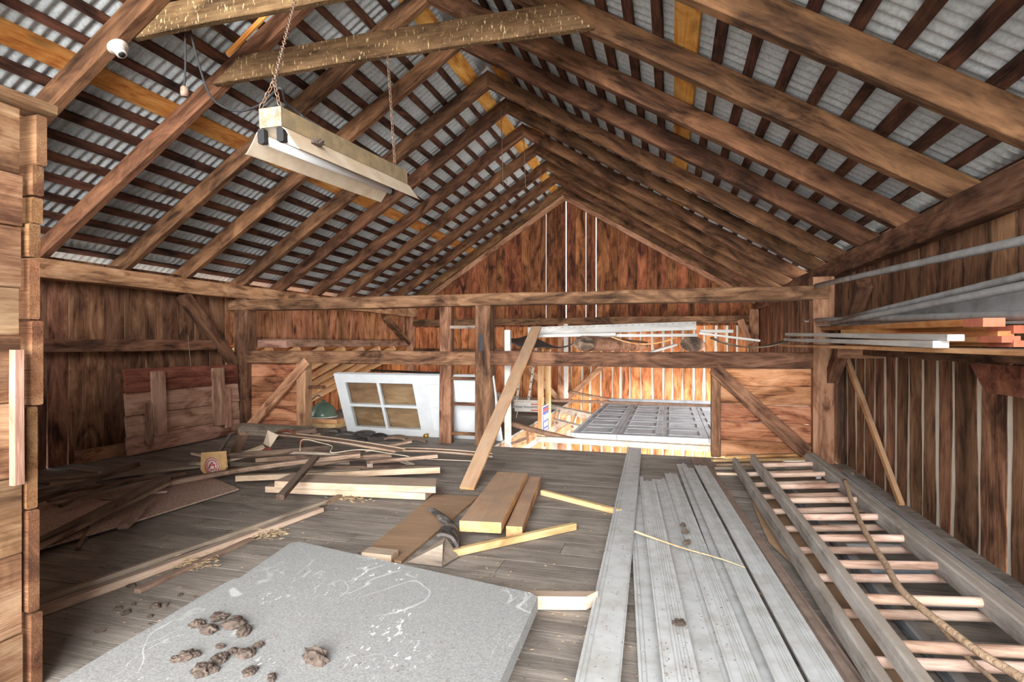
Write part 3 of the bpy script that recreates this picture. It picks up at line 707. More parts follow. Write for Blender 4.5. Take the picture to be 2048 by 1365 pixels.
# ---- offcuts in the middle of the floor
tag(slab('plywood_sheet', [onZ(868, 989, .014), onZ(957, 993, .014), onZ(803, 1123, .014), onZ(724, 1108, .014)], .012, 'plywood'), 'brown plywood piece lying flat under the thick pine offcut', 'plywood')
plank(1025, 953, .075, 960, 1055, .075, .215, .055, 'orange_pine', 'thick wide dusty pine offcut with a sawn orange end', 'offcut', None, 'thick_offcut', ch=.003)
plank(1070, 962, .035, 1028, 1064, .035, .085, .055, 'orange_pine', 'narrow dusty board alongside the thick pine offcut', 'board', None, cut1=0)
plank(900, 1108, .022, 1150, 1053, .022, .03, .034, 'yellow_stick', 'squared pale yellow stick in front of the thick pine offcut', 'stick', None, 'stick')
plank(1084, 985, .018, 1240, 1025, .018, .03, .032, 'yellow_stick', 'yellow stick running from narrow board to the metal strips', 'stick', None, 'stick')
plank(1060, 1201, .03, 1184, 1202, .03, .05, .05, 'pine_wood', 'short pine block between foam board and metal strip', 'block', None, 'pine_block', cut1=.05)
plank(732, 1106, .03, 790, 1112, .03, .075, .03, 'pine_wood', 'small pale wood block at the foam board edge', 'block', None, 'pine_block')
# wedge block
a, b = onZ(812, 1126, .01), onZ(884, 1134, .01); wdg = (b - a); dpt = V((0.03, .13, 0)); h_ = .085
vs = [a, b, b + dpt, a + dpt, a + wdg * .86 + dpt * .35 + V((0, 0, h_)), a + wdg * .62 + dpt + V((0, 0, h_))]
o0 = a.copy(); tag(obj('wedge_block', fixn(mesh('wedge_block', [p - o0 for p in vs], [(0, 1, 2, 3), (0, 1, 4), (1, 2, 5, 4), (0, 4, 5, 3), (2, 3, 5)])), 'grey_wood', None, Matrix.Translation(o0)), 'grey faceted wooden wedge block beside the curled bark', 'block')
# curled bark
bk = []; fsb = []
ca, cb = onZ(888, 1112, .0), onZ(862, 1046, .0); nn, mm = 14, 9
for i in range(nn + 1):
    t = i / nn; c = ca.lerp(cb, t) + V((.05 * math.sin(t * 3.1), 0, 0))
    for j in range(mm + 1):
        a_ = -0.5 + 2.6 * j / mm; r_ = .062 * (1 - .35 * t) + .008 * mnoise.noise(V((i * .9, j * .8, 3)))
        bk.append(c + V((r_ * math.cos(a_) , .01 * mnoise.noise(V((i, j, 0))), .03 + r_ * math.sin(a_))))
for i in range(nn):
    for j in range(mm): q = i * (mm + 1) + j; fsb.append((q, q + 1, q + mm + 2, q + mm + 1))
o0 = bk[0].copy(); ob = tag(obj('curled_bark', mesh('curled_bark', [p - o0 for p in bk], fsb), 'bark', None, Matrix.Translation(o0)), 'curled slab of dark furrowed bark beside the wedge block', 'bark')
md = ob.modifiers.new('s', 'SOLIDIFY'); md.thickness = .014

# ---- foam board with mud lumps
FZ = .10
fo = [onZ(590, 1083, FZ), onZ(1078, 1190, FZ), onZ(1000, 1365, FZ)]
fl_, fr_ = onZ(222, 1302, FZ), fo[2]
nl = onZ(590, 1083, FZ).lerp(fl_, 1.75); nr = fo[1].lerp(fr_, 2.3)
mid = onZ(467, 1160, FZ)
edge_l = [fo[0].lerp(fl_, t) + V((R.uniform(-.006, .006), 0, 0)) for t in (.45, .6, .72, .85, 1.0, 1.2, 1.5)]
corner = [fo[0] + V((-.004, -.03, 0)), fo[0] + V((.02, .0, 0)), fo[1] + V((-.03, .006, 0)), fo[1] + V((0, -.02, 0))]
notch = [mid + V((-.012, 0, 0)), mid + V((.012, .012, 0))]
poly = corner + [nr] + [nl] + list(reversed(edge_l)) + notch
tag(slab('foam_board', poly, .05, 'foam', along=(1, 0, 0)), 'large grey-white rigid foam board with scuffs and chips', 'foam board')
# what carries the foam board
for q in (0, 1):
    yy = 1.85 if q == 0 else 1.05
    tag(box('timber_offcut', (-1.35, yy, .001), (-.62, yy + .09, .049), 'brown_wood', ch=.003), 'brown timber lying hidden under the foam board', 'timber', 'timbers under the foam board')
def lump(u, v, z, r, label, group, sq=.55, mat='mud', name='mud_lump'):
    import bmesh
    bm = bmesh.new(); bmesh.ops.create_icosphere(bm, subdivisions=3, radius=1.0)
    sd = R.uniform(0, 90); st = R.uniform(.8, 1.35)
    for vv in bm.verts:
        n_ = 1 + .4 * mnoise.noise(vv.co * 1.7 + V((sd, 0, 0))) + .3 * mnoise.noise(vv.co * 5 + V((0, sd, 0))) + .14 * mnoise.noise(vv.co * 11 + V((0, sd, 0)))
        vv.co = V((vv.co.x * r * n_ * st, vv.co.y * r * n_ / st, max(vv.co.z * r * sq * n_, -r * .25)))
    me = bpy.data.meshes.new(name); bm.to_mesh(me); bm.free()
    p = onZ(u, v, z) + V((0, 0, r * .25))
    return tag(obj(name, me, mat, None, Matrix.Translation(p) @ Matrix.Rotation(R.uniform(0, 6), 4, 'Z'), smooth=False), label, 'mud lump', group)
for (u, v, r) in ((393, 1252, .022), (417, 1264, .026), (440, 1240, .02), (431, 1235, .017), (467, 1254, .03), (487, 1267, .024), (472, 1240, .016), (372, 1317, .024), (388, 1313, .016), (440, 1296, .012), (440, 1322, .024), (466, 1305, .014), (490, 1312, .024), (516, 1294, .015), (404, 1347, .028), (425, 1344, .016), (500, 1347, .018), (543, 1359, .014), (352, 1322, .015)):
    lab = 'dried brown mud lump crumbled on the foam board'
    if r == .03: lab = 'largest lump in the cluster of dried mud on the foam'
    elif u < 390 and v > 1300: lab = 'dried mud lump beside the white chipped foam patch'
    elif v > 1340: lab = 'dried mud lump toward the near edge of the foam board'
    elif r < .0165: lab = 'small crumb between the mud lumps on the foam board'
    lump(u, v, FZ, r, lab, 'mud lumps on the foam board')
lump(630, 1322, FZ, .03, 'single dark mud lump standing apart on the foam board', None, .95)
for (u, v, r) in ((263, 1174, .016), (305, 1175, .012), (236, 1220, .015), (252, 1228, .016), (310, 1216, .02), (267, 1210, .01), (330, 1212, .012), (200, 1265, .012), (360, 1192, .01), (300, 1235, .01)):
    lump(u, v, 0, r, 'small crumb of dried mud on floor beside the mouldings', 'mud crumbs on the floor')
for (u, v, r) in ((1366, 1053, .016), (1370, 1066, .017), (1374, 1088, .018)):
    lump(u, v, .055, r, 'old mud wasp nest stuck on a pale metal strip', 'wasp nests on the metal strips', .8)
lump(1358, 1250, .05, .022, 'flat combed mud nest remains on a ribbed metal strip', None, .3)

# ---- pale metal strips
def strip(l0, r0, v0, l1, r1, z, mat, label, cat='metal strip', style=0, name='metal_strip', vn=1365, group='metal strips on the floor'):
    a0, a1 = onZ(l0, v0, z), onZ(r0, v0, z); b0, b1 = onZ(l1, vn, z), onZ(r1, vn, z)
    ca_, cb_ = (a0 + a1) / 2, (b0 + b1) / 2; wd = (b1 - b0).length
    d = (cb_ - ca_); cb_ = ca_ + d * 1.25; L_ = d.length * 1.25
    prof = {0: [(-.5, 0), (-.5, .012), (-.42, .014), (-.40, .006), (-.30, .006), (-.28, .010), (-.26, .006), (.46, .004), (.48, .012), (.5, .012), (.5, 0)],
            1: [(-.5, 0), (-.5, .010), (-.44, .010), (-.42, .005), (-.1, .005), (-.08, .012), (.0, .012), (.02, .006), (.1, .006), (.11, .009), (.14, .006), (.2, .006), (.21, .009), (.24, .006), (.3, .006), (.31, .009), (.34, .006), (.5, .006), (.5, 0)],
            2: [(-.5, 0), (-.5, .006), (.1, .006), (.14, .016), (.34, .016), (.38, .006), (.46, .006), (.5, .012), (.5, 0)]}[style]
    n_ = len(prof); vs = []; S = 10; wv = wob(R.random(), .002)
    for i in range(S + 1):
        for (y_, z_) in prof: vs.append((L_ * i / S, -y_ * wd, z_ + .002 + abs(wv(L_ * i / S))))
    fs = [(i * n_ + j, i * n_ + (j + 1) % n_, (i + 1) * n_ + (j + 1) % n_, (i + 1) * n_ + j) for i in range(S) for j in range(n_)]
    fs += [tuple(range(n_)), tuple(S * n_ + j for j in range(n_))]
    M = frame(ca_, cb_, (0, 0, 1))
    # profile +y is the right-hand edge seen from the near end
    return tag(obj(name, fixn(mesh(name, [(x, -y_, z_) for x, y_, z_ in vs], fs)), mat, None, M), label, cat, group)
strip(1256, 1283, 898, 1153, 1240, .020, 'strip_metal', 'wide pale metal strip reaching to the floor edge, apart from the others', style=0)
strip(1260, 1283, 955, 1278, 1350, .004, 'strip_metal', 'pale metal strip with a raised lip next to the wide one', style=0)
strip(1282, 1307, 965, 1326, 1398, .026, 'strip_metal', 'ribbed pale metal strip with the combed mud nest', style=1)
strip(1307, 1332, 962, 1399, 1476, .004, 'strip_metal', 'smooth flat pale metal strip between ribbed ones', style=2)
strip(1328, 1354, 950, 1460, 1522, .026, 'strip_metal', 'pale metal strip carrying the wasp nests', style=1)
strip(1350, 1374, 931, 1515, 1566, .004, 'strip_metal', 'grey dusty metal strip in the middle of the bundle', style=2)
strip(1364, 1386, 938, 1548, 1606, .026, 'strip_metal', 'narrow ribbed pale metal strip beside a dark gap', style=1)
strip(1390, 1411, 934, 1617, 1684, .024, 'strip_metal', 'ribbed pale metal strip on the brown strip', style=1)
strip(1370, 1420, 920, 1640, 1722, .002, 'strip_brown', 'dusty brown metal strip under the ribbed pale one', style=2)
tag(tube('bent_twig', curve([onZ(1268, 1063, .075), onZ(1310, 1078, .05), onZ(1370, 1098, .05), onZ(1440, 1118, .05), onZ(1490, 1136, .045)]), .006, 'straw', n=5, r1=.002), 'long thin straw-coloured twig bent across the metal strips', 'twig')

# ---- ladders
def ladder(name, label, rails, rungs, railmat, rungmat, rr, cap=True):
    t = empty(name, rails[0][0], label, 'ladder', 'wooden ladders on the floor')
    for (p0, p1, wd, h) in rails:
        beam('rail', p0, p1, wd, h, railmat, t, seg=10, jit=.0015, ch=.006)
    for (p0, p1) in rungs:
        q = (V(p1) - V(p0))
        tube('rung', [V(p0), V(p0) + q * .15, V(p0) + q * .5, V(p0) + q * .85, V(p1)], rr, rungmat, t, n=10)
    return t
ry = lambda y0, k: y0 + .305 * k
LX0, LX1 = .602, .972
la = ladder('wooden_ladder', 'grey wooden ladder with pinkish rungs and a rope lying on top',
    [(V((LX0 - .01, 4.52, .145)), V((LX0 + .008, .55, .145)), .034, .07), (V((LX1 - .02, 4.46, .178)), V((LX1 + .008, .55, .178)), .034, .07)],
    [(V((LX0, ry(1.21, k), .148)), V((LX1 - .005, ry(1.21, k), .18))) for k in range(-1, 11)], 'ladder_wood', 'rung_wood', .0165)
lb = ladder('wooden_ladder', 'outer grey wooden ladder lying under the roped one',
    [(V((.485, 4.68, .075)), V((.575, .55, .075)), .036, .075), (V((1.045, 4.75, .135)), V((1.06, .55, .135)), .034, .075)],
    [(V((.525 + .02 * (4.5 - ry(1.25, k)) / 3, ry(1.25, k), .072)), V((1.04, ry(1.25, k), .125))) for k in range(-1, 11)], 'ladder_wood', 'rung_wood', .0165)
lc = ladder('wooden_ladder', 'blue-grey painted ladder at the bottom against right wall',
    [(V((.78, 4.2, .028)), V((.80, .55, .028)), .04, .05), (V((1.17, 4.40, .075)), V((1.17, .55, .075)), .045, .085)],
    [(V((.79, ry(1.2, k), .03)), V((1.16, ry(1.2, k), .06))) for k in range(-1, 10)], 'blue_ladder_wood', 'blue_ladder_wood', .014)
rp = [(1690, 962, .225), (1697, 985, .215), (1706, 1010, .208), (1722, 1048, .205), (1745, 1090, .202), (1768, 1124, .20), (1800, 1178, .198), (1850, 1223, .198), (1905, 1265, .198), (1962, 1308, .198), (2048, 1362, .20)]
tag(tube('rope', curve([onZ(*q) for q in rp] + [V((.84, 1.35, .2))]), .0115, 'rope', n=7), 'frayed tan rope running down over the ladder rungs', 'rope')
tag(tube('rope', curve([onZ(1868, 1240, .15), onZ(1910, 1290, .13), onZ(1950, 1330, .12), onZ(1990, 1364, .12), V((.85, 1.3, .12))]), .007, 'rope', n=7), 'thinner rope end hanging between the rungs under the frayed one', 'rope')
tag(lathe('tape_wrap', [(.0168, -.014), (.019, -.014), (.019, .014), (.0168, .014)], 'strip_metal', None, fmat(onZ(1636, 953, .155), (0, 1, 0), (1, 0, .1)), 12), 'band of silver tape wrapped on a far ladder rung', 'tape')
# plank and cardboard under the ladders
tag(beam('waney_plank', (.60, 2.66, .018), (.635, .7, .018), .12, .034, 'plywood', seg=14, wavy=.006, jit=.002), 'tan plank with ragged orange edge lying beside the ladder', 'plank')
cps = [onZ(1503, 1003, .012), onZ(1552, 1003, .012), onZ(1600, 1075, .012), onZ(1652, 1140, .02), onZ(1603, 1143, .03), onZ(1572, 1116, .022), onZ(1538, 1085, .014), onZ(1522, 1050, .012)]
tag(slab('cardboard_sheet', cps, .004, 'cardboard'), 'brown cardboard sheet with curled edge under the ladder rail', 'cardboard')
for k, (u0, v0, u1, v1, z_, m_) in enumerate(((1424, 921, 1612, 919, .03, 'yellow_stick'), (1430, 930, 1622, 926, .02, 'brown_wood'), (1428, 937, 1620, 935, .012, 'grey_wood'), (1432, 947, 1560, 950, .012, 'pine_wood'), (1452, 914, 1625, 909, .05, 'orange_pine'))):
    plank(u0, v0, z_, u1, v1, z_, .04, .02, m_, ('yellow', 'brown', 'grey', 'pale', 'orange')[k] + ' slat lying crosswise under the far ends of the ladders', 'slat', 'slats under the ladder ends', 'slat', seg=2)
plank(1640, 928, .01, 1700, 948, .01, .06, .015, 'brown_wood', 'ragged brown chip of wood behind the ladder ends', 'chip', None, 'wood_chip', jit=.006)

# ---- board hatch standing against the left wall
HX = XL + .21; y0h, y1h = yat(254, HX), yat(479, HX)
ht = empty('board_hatch', (HX, (y0h + y1h) / 2, 0), 'old board hatch with upright battens standing against left wall', 'hatch')
def hpt(y, z): return V((HX - .035 * z / .77, y, z))
for (z0, z1, m_) in ((.012, .17, 'hatch_wood'), (.172, .36, 'hatch_wood'), (.362, .56, 'hatch_wood'), (.562, .775, 'red_plank')):
    beam('hatch_board', hpt(y0h, (z0 + z1) / 2), hpt(y1h, (z0 + z1) / 2), z1 - z0, .022, m_, ht, up=(1, 0, .12), seg=4, jit=.001, ch=.002)
for (ua, ub, za, zb, th_) in ((303, 330, .15, .745, .028), (289, 302, .09, .46, .024), (425, 448, .14, .745, .028), (448, 459, .10, .52, .024)):
    c = (yat(ua, HX) + yat(ub, HX)) / 2; ww = yat(ub, HX) - yat(ua, HX)
    beam('batten', hpt(c, za) + V((.026, 0, 0)), hpt(c, zb) + V((.026, 0, 0)), ww, th_, 'hatch_wood', ht, up=(1, 0, .12), seg=3, jit=.001, ch=.002)
hk = empty('wire_hook', onX(378, 672, XL + .10), 'thin wire with a hook hanging from the left wall girt', 'wire')
tube('wire', curve([onX(376, 672, XL + .11), onX(380, 715, XL + .13), onX(382, 740, XL + .14)]), .003, 'chain_metal', hk, n=5)
tube('hook', [onX(382, 740, XL + .14), onX(385, 748, XL + .14), onX(381, 752, XL + .14), onX(381, 767, XL + .14)], .005, 'chain_metal', hk, n=5)

# ---- two white half-glazed doors leaning on the back of the bent
def door(name, label, B0, B1, lean, mirror_pane):
    B0, B1 = V(B0), V(B1); Ld = (B1 - B0).length; x = (B1 - B0).normalized(); yv = (V(lean) - x * V(lean).dot(x)).normalized()
    M = fmat(B0, x, x.cross(yv)); t = empty(name, B0, label, 'door', 'white doors in the far bay')
    W = .735; D = .038
    def part(nm, a0, b0, a1, b1, c0=0, c1=D, mat='door_white', ch=.002):
        L_ = a1 - a0
        me = fixn(bar_mesh(nm, L_, b1 - b0, c1 - c0, ch=ch))
        return obj(nm, me, mat, t, M @ Matrix.Translation((a0, (b0 + b1) / 2, (c0 + c1) / 2)))
    part('top_rail', 0, 0, .12, W); part('lock_rail', .93, 0, 1.08, W); part('bottom_rail', Ld - .2, 0, Ld, W)
    part('stile', .12, 0, .93, .085); part('stile', .12, W - .10, .93, W)
    part('stile', 1.08, 0, Ld - .2, .10); part('stile', 1.08, W - .10, Ld - .2, W)
    part('panel', 1.08, .10, Ld - .2, .36, .008, .03); part('panel', 1.08, .385, Ld - .2, W - .10, .008, .03); part('mullion', 1.08, .36, Ld - .2, .385)
    part('muntin', .505, .085, .535, W - .10); part('muntin', .12, .345, .505, .372); part('muntin', .535, .345, .93, .372)
    for (a0, a1) in ((.12, .505), (.535, .93)):
        for (b0, b1) in ((.085, .345), (.372, W - .10)):
            part('pane', a0, b0, a1, b1, .014, .02, 'window_glass' if mirror_pane == 0 else 'plywood', 0)
    if mirror_pane == 0:
        for s_ in (1, -1):
            lathe('knob', [(.001, 0), (.012, 0), (.012, .03), (.028, .04), (.03, .055), (.02, .068), (.001, .07)], 'brass', t, M @ Matrix.Translation((1.0, .045, D if s_ > 0 else 0)) @ Matrix.Rotation(0 if s_ > 0 else math.pi, 4, 'X'), 16)
    return t
door('white_door', 'white half-glazed door on its side with brass knobs, leaning on the timber frame', (-3.50, 5.66, .004), (-1.67, 5.60, .004), (0, -.27, .68), 0)
door('white_door', 'second white door with brown panes close behind the glazed one', (-3.54, 5.76, .004), (-1.71, 5.70, .004), (0, -.27, .68), 1)
rk = empty('metal_rack', onY(820, 770, 6.1), 'dark metal rack behind the white doors', 'rack')
tube('bar', [onY(742, 741, 6.1), onY(885, 747, 6.1)], .012, 'black_plastic', rk, n=6)
for k in range(12):
    p = onY(745 + k * 12, 741.5 + k * .5, 6.1); tube('wire', [p, V((p.x, p.y + .05, .35))], .004, 'black_plastic', rk, n=5)
for s_ in (745, 880):
    p = onY(s_, 744, 6.1); tube('leg', [V((p.x, p.y + .02, p.z - .01)), V((p.x, p.y + .1, .002))], .012, 'black_plastic', rk, n=6)

# ---- lean-to beyond the left wall
lt = tag(empty('wall_lean_to'), 'lean-to roof of orange rafters and boards beyond left wall', 'wall', None, 'structure')
for k in range(9):
    yy = 5.5 + k * .55
    beam('rafter', (XL - .06, yy, .93), (-7.6, yy, -.42), .06, .10, 'new_stud', lt, seg=3, ch=.003)
for k in range(15):
    t = k / 15; a = V((XL - .08, 0, 1.0)).lerp(V((-7.7, 0, -.40)), (k + .5) / 15)
    beam('roof_board', (a.x, 5.35, a.z), (a.x, 10.3, a.z), .205, .02, 'gable_low_wood', lt, up=(-.46, 0, .89), seg=2, ch=.002)
box('lean_to_floor', (-7.8, 5.2, -.5), (XL - .03, 10.3, -.45), 'brown_wood', lt)
for k in range(14):
    xx = -7.6 + k * .2; zt = .93 + (xx - XL + .06) * .48
    if zt > -.42: box('end_board', (xx, 10.26, -.5), (xx + .197, 10.285, min(zt + .25, 1.0)), 'gable_low_wood', lt, ch=.002)
# enamel shade and boards behind the door
sh = empty('enamel_lamp', onY(646, 832, 6.0), 'dark green enamel dome lamp lying beyond the left post', 'lamp')
pS = onY(646, 832, 6.0); SH = Matrix.Diagonal((.88, .88, .88, 1))
lathe('dome', [(.19, 0), (.188, .02), (.175, .07), (.14, .13), (.08, .175), (.03, .19), (.028, .22), (.001, .22)], 'green_enamel', sh, Matrix.Translation(pS) @ SH, 28)
lathe('rim', [(.185, -.014), (.196, -.014), (.196, .0), (.185, .0)], 'white_metal', sh, Matrix.Translation(pS) @ SH, 28)
tube('gooseneck', curve([pS + V((0, 0, .2)), pS + V((-.08, 0, .245)), pS + V((-.2, 0, .16)), pS + V((-.32, 0, .08))]), .01, 'track_rust', sh, n=6)
for k, (z0_, z1_, m_) in enumerate(((.003, .054, 'yellow_stick'), (.055, pS.z - .016, 'orange_pine'))):
    tag(box('loose_board', (pS.x - .55, pS.y - .2 + .03 * k, z0_), (pS.x + .3, pS.y + .2, z1_), m_, ch=.003), ('lower yellow', 'upper orange')[k] + ' board in the pair that carries the green lamp', 'board', 'boards under the green lamp')
# small shelf stub on the left stud
box('shelf_stub', (X(618), YB - .02, onY(630, 778, YB).z), (X(646), YB + .05, onY(630, 772, YB).z), 'beam_wood', wm, ch=.003)

# ---- garage door, raised, in the far bay
GZ = .10; gy0, gy1 = 5.62, 9.1
gd = empty('garage_door', (-.1, 7.3, -.02), 'raised grey panelled garage door lying overhead in its tracks', 'garage door')
sx = [-.935 + .43 * k for k in range(6)]
for a, b in zip(sx[:-1], sx[1:]):
    s_ = box('section', (a + .002, gy0, GZ - .045), (b - .002, gy1, GZ), 'garage_grey', gd, ch=.003)
    ny = 6; st = (gy1 - gy0 - .2) / ny
    for k in range(ny):
        ya = gy0 + .12 + k * st
        for (lo_, hi_) in (((a + .06, ya, GZ), (b - .06, ya + .02, GZ + .007)), ((a + .06, ya + st * .62, GZ), (b - .06, ya + st * .62 + .02, GZ + .007)), ((a + .06, ya + .02, GZ), (a + .075, ya + st * .62, GZ + .007)), ((b - .075, ya + .02, GZ), (b - .06, ya + st * .62, GZ + .007))):
            box('moulding', lo_, hi_, 'garage_grey', s_, ch=.002)
    box('edge_trim', (a + .003, gy0 - .012, GZ - .05), (b - .003, gy0, GZ + .004), 'garage_edge', s_, ch=.001)
    box('edge_trim', (a + .003, gy1, GZ - .05), (b - .003, gy1 + .012, GZ + .02), 'garage_edge', s_, ch=.001)
box('end_trim', (-.955, gy0, GZ - .045), (-.937, gy1, GZ + .004), 'garage_edge', gd)
box('strut', (-.9, gy1 - .28, GZ), (1.2, gy1 - .22, GZ + .05), 'garage_grey', gd, ch=.002)
beam('track', (-1.28, 5.46, .055), (1.3, 5.46, .028), .05, .055, 'track_steel', gd, seg=6, ch=.004)
tube('curved_track', curve([onY(1001, 838, 5.7), onY(1030, 850, 5.66), onY(1080, 864, 5.6), onY(1150, 881, 5.56), onY(1200, 888, 5.55)]), .028, 'track_rust', gd, n=6)
tube('far_track', curve([onY(1136, 783, 9.2), onY(1180, 792, 9.25), onY(1240, 801, 9.3), onY(1420, 813, 9.3)]), .022, 'track_rust', gd, n=6)
box('hanger', (xat(1010, 5.5), 5.48, -.05), (xat(1021, 5.5), 5.53, 1.14), 'white_metal', gd, ch=.002)
box('hanger', (xat(1128, 9.2), 9.18, .1), (xat(1136, 9.2), 9.23, 1.33), 'white_metal', gd, ch=.002)
beam('bracket', onY(1022, 888, 5.44), onY(1055, 876, 5.44), .03, .006, 'track_rust', gd, up=(0, -1, 0))
for (u, yy) in ((1081, 6.6), (1096, 6.9)):
    box('hanger_stud', (xat(u, yy) - .035, yy, -.35), (xat(u, yy) + .02, yy + .09, .93), 'new_stud', gd, ch=.003)
op = empty('door_opener', onY(1053, 826, 7.3), 'white garage door opener box hung on perforated straps', 'door opener')
pb = onY(1053, 813, 7.3)
hs_ = box('housing', (pb.x - .165, pb.y, pb.z - .075), (pb.x + .165, pb.y + .3, pb.z + .055), 'white_metal', op, ch=.006)
box('top_plate', (pb.x - .175, pb.y - .01, pb.z + .055), (pb.x + .175, pb.y + .31, pb.z + .085), 'track_steel', op, ch=.003)
text('lettering', 'Allister Access', .044, 'print_dark', hs_, fmat((pb.x - .045, pb.y - .002, pb.z - .01), (1, 0, 0), (0, -1, 0)))
text('lettering', '3000', .046, 'print_dark', hs_, fmat((pb.x + .115, pb.y - .002, pb.z - .01), (1, 0, 0), (0, -1, 0)))
for zz in (.028, -.052): box('red_bar', (pb.x + .06, pb.y - .002, pb.z + zz - .007), (pb.x + .158, pb.y + .0, pb.z + zz + .007), 'print_red', hs_)
for (du, dx) in ((-.14, .05), (.02, .07)):
    st_ = beam('strap', (pb.x + du, pb.y + .02, pb.z + .07), (pb.x + du + dx + .04, pb.y + .02, .95), .03, .004, 'track_steel', op, up=(0, -1, 0))
    for k in range(7):
        t = (k + .5) / 7; q = V((pb.x + du, pb.y + .016, pb.z + .07)).lerp(V((pb.x + du + dx + .04, pb.y + .016, .95)), t)
        box('hole', q - V((.006, .001, .012)), q + V((.006, .001, .012)), 'black_plastic', st_)
beam('drive_rail', (pb.x + .16, pb.y + .12, pb.z + .075), (1.3, pb.y + .12, pb.z + .06), .04, .035, 'track_rust', op, seg=4, ch=.003)
tube('cord', curve([pb + V((-.15, .1, -.07)), pb + V((-.15, .05, -.2)), pb + V((0, 0, -.25)), pb + V((.03, 0, -.33))]), .005, 'white_metal', op, n=5)
# campaign yard sign
rV, fV = V((CP, SP, 0)), V((-SP, CP, 0)); sxd = fV * .965 + rV * .26; szd = rV * .965 - fV * .26
ps = onY(1092, 838, 6.75); ys_ = empty('yard_sign', V((ps.x, ps.y, ps.z - .16)), 'blue campaign yard sign hung edgeways on a stud', 'sign')
Ms = fmat(ps, sxd, szd)
obj('board', fixn(bar_mesh('board', .40, .335, .006)), 'sign_white', ys_, Ms @ Matrix.Translation((-.2, 0, -.005)))
obj('blue_field', fixn(bar_mesh('blue_field', .375, .31, .001)), 'sign_blue', ys_, Ms @ Matrix.Translation((-.1875, 0, -.0012)))
text('lettering', 'TRUMP', .10, 'sign_white', ys_, Ms @ Matrix.Translation((0, .02, .0)))
text('lettering', 'PENCE', .08, 'sign_white', ys_, Ms @ Matrix.Translation((0, -.065, .0)))
obj('red_bar', fixn(bar_mesh('red_bar', .35, .03, .001)), 'print_red', ys_, Ms @ Matrix.Translation((-.175, .115, .0)))
obj('white_bar', fixn(bar_mesh('white_bar', .2, .018, .001)), 'sign_white', ys_, Ms @ Matrix.Translation((-.1, -.125, .0)))
# aluminium ladder lying on edge in the far bay
al = empty('aluminium_ladder', onY(1100, 850, 8.6), 'white aluminium ladder lying on edge behind the opener', 'ladder')
A0, A1 = onY(985, 790, 8.7), onY(1205, 838, 8.2)
A2, A3 = onY(985, 812, 8.55), onY(1195, 866, 8.05)
beam('rail', A0, A1, .05, .10, 'track_steel', al, up=(0, -.4, 1), ch=.004); beam('rail', A2, A3, .05, .10, 'track_steel', al, up=(0, -.4, 1), ch=.004)
for k in range(7):
    t = (k + .5) / 7; tube('rung', [A0.lerp(A1, t), A2.lerp(A3, t)], .02, 'track_steel', al, n=8)
    p = A2.lerp(A3, t) - V((0, .03, 0)); lathe('rung_end', [(.001, 0), (.02, 0), (.014, .008), (.001, .008)], 'track_rust', al, fmat(p, (1, 0, 0), (0, -1, 0)), 10)
beam('diagonal_brace', onY(1140, 852, 8.0), onY(1060, 905, 7.6), .09, .05, 'pale_beam', wb, up=(0, -1, 0), ch=.003)

# ---- logs over the cross beam, with long white boards on them
def log(u, v, rx, rz, u2, label, flat=0):
    c0 = onY(u, v, YB - .04); c0.z = .925 + rz + .003; c1 = V((c0.x + u2, YG - .15, c0.z - .04)); t = empty('log', c0, label, 'log', 'log joists on the cross beam')
    vs, fs, n_, m_ = [], [], 18, 14; sd = R.uniform(0, 50)
    M = fmat(c0, (c1 - c0), (0, 0, 1)); L_ = (c1 - c0).length
    for i in range(m_ + 1):
        for j in range(n_):
            a = 2 * math.pi * j / n_; k = 1 + .07 * mnoise.noise(V((math.cos(a) * 1.2 + sd, math.sin(a) * 1.2, i * .35))) - flat * max(0, -math.cos(a) - .6) * .8
            if i == 0: k *= .93
            vs.append((L_ * i / m_ if i else .0, math.cos(a) * rx * k, math.sin(a) * rz * k))
    for i in range(m_):
        for j in range(n_): fs.append((i * n_ + j, i * n_ + (j + 1) % n_, (i + 1) * n_ + (j + 1) % n_, (i + 1) * n_ + j))
    fs.append(tuple(range(m_ * n_, m_ * n_ + n_)))
    obj('trunk', fixn(mesh('trunk', vs, fs)), 'pale_beam', t, M, smooth=True)
    cap = [vs[j] for j in range(n_)]; cap2 = [(-.004, y_ * .99, z_ * .99) for (_, y_, z_) in cap]
    obj('cut_end', fixn(mesh('cut_end', cap + cap2, [tuple(range(n_, 2 * n_))] + [(j, (j + 1) % n_, n_ + (j + 1) % n_, n_ + j) for j in range(n_)])), 'dark_wood', t, M)
    return c0
l1 = log(1168, 691, .11, .076, .35, 'rough round log joist with a dark cut end')
l2 = log(1384, 693, .11, .070, .30, 'squared log joist with a flat pale cut end', 1)
LT = .925 + .185
for (u0, v0, u1, v1, yy, wd, th_, z_, lab) in ((1058, 668, 1392, 657, 6.0, .10, .085, LT + .075, 'long white perforated soffit panel lying across the logs'),
        (1060, 678, 1232, 674, 5.75, .06, .03, LT + .014, 'white trim board under the soffit panel'),
        (1150, 677, 1395, 676, 5.9, .07, .03, LT + .016, 'peeling white board under the soffit panel'),
        (1400, 668, 1466, 668, 5.9, .06, .03, LT + .03, 'short white board end beyond the squared log'),
        (1398, 672, 1520, 687, 5.6, .035, .02, LT + .01, 'thin worn white strip slanting beyond the squared log')):
    a, b = onY(u0, v0 - 5, yy), onY(u1, v1 - 5, yy)
    t = beam('white_board', a, b, wd, th_, 'white_paint', None, seg=4, ch=.002); tag(t, lab, 'board', 'white boards across the logs')
    if yy == 6.0:
        for k in range(26):
            q = (b - a).length * (k + .5) / 26
            obj('slot', fixn(bar_mesh('slot', .02, .004, .004)), 'print_dark', t, WM[t] @ Matrix.Translation((q, -.049, .026)))
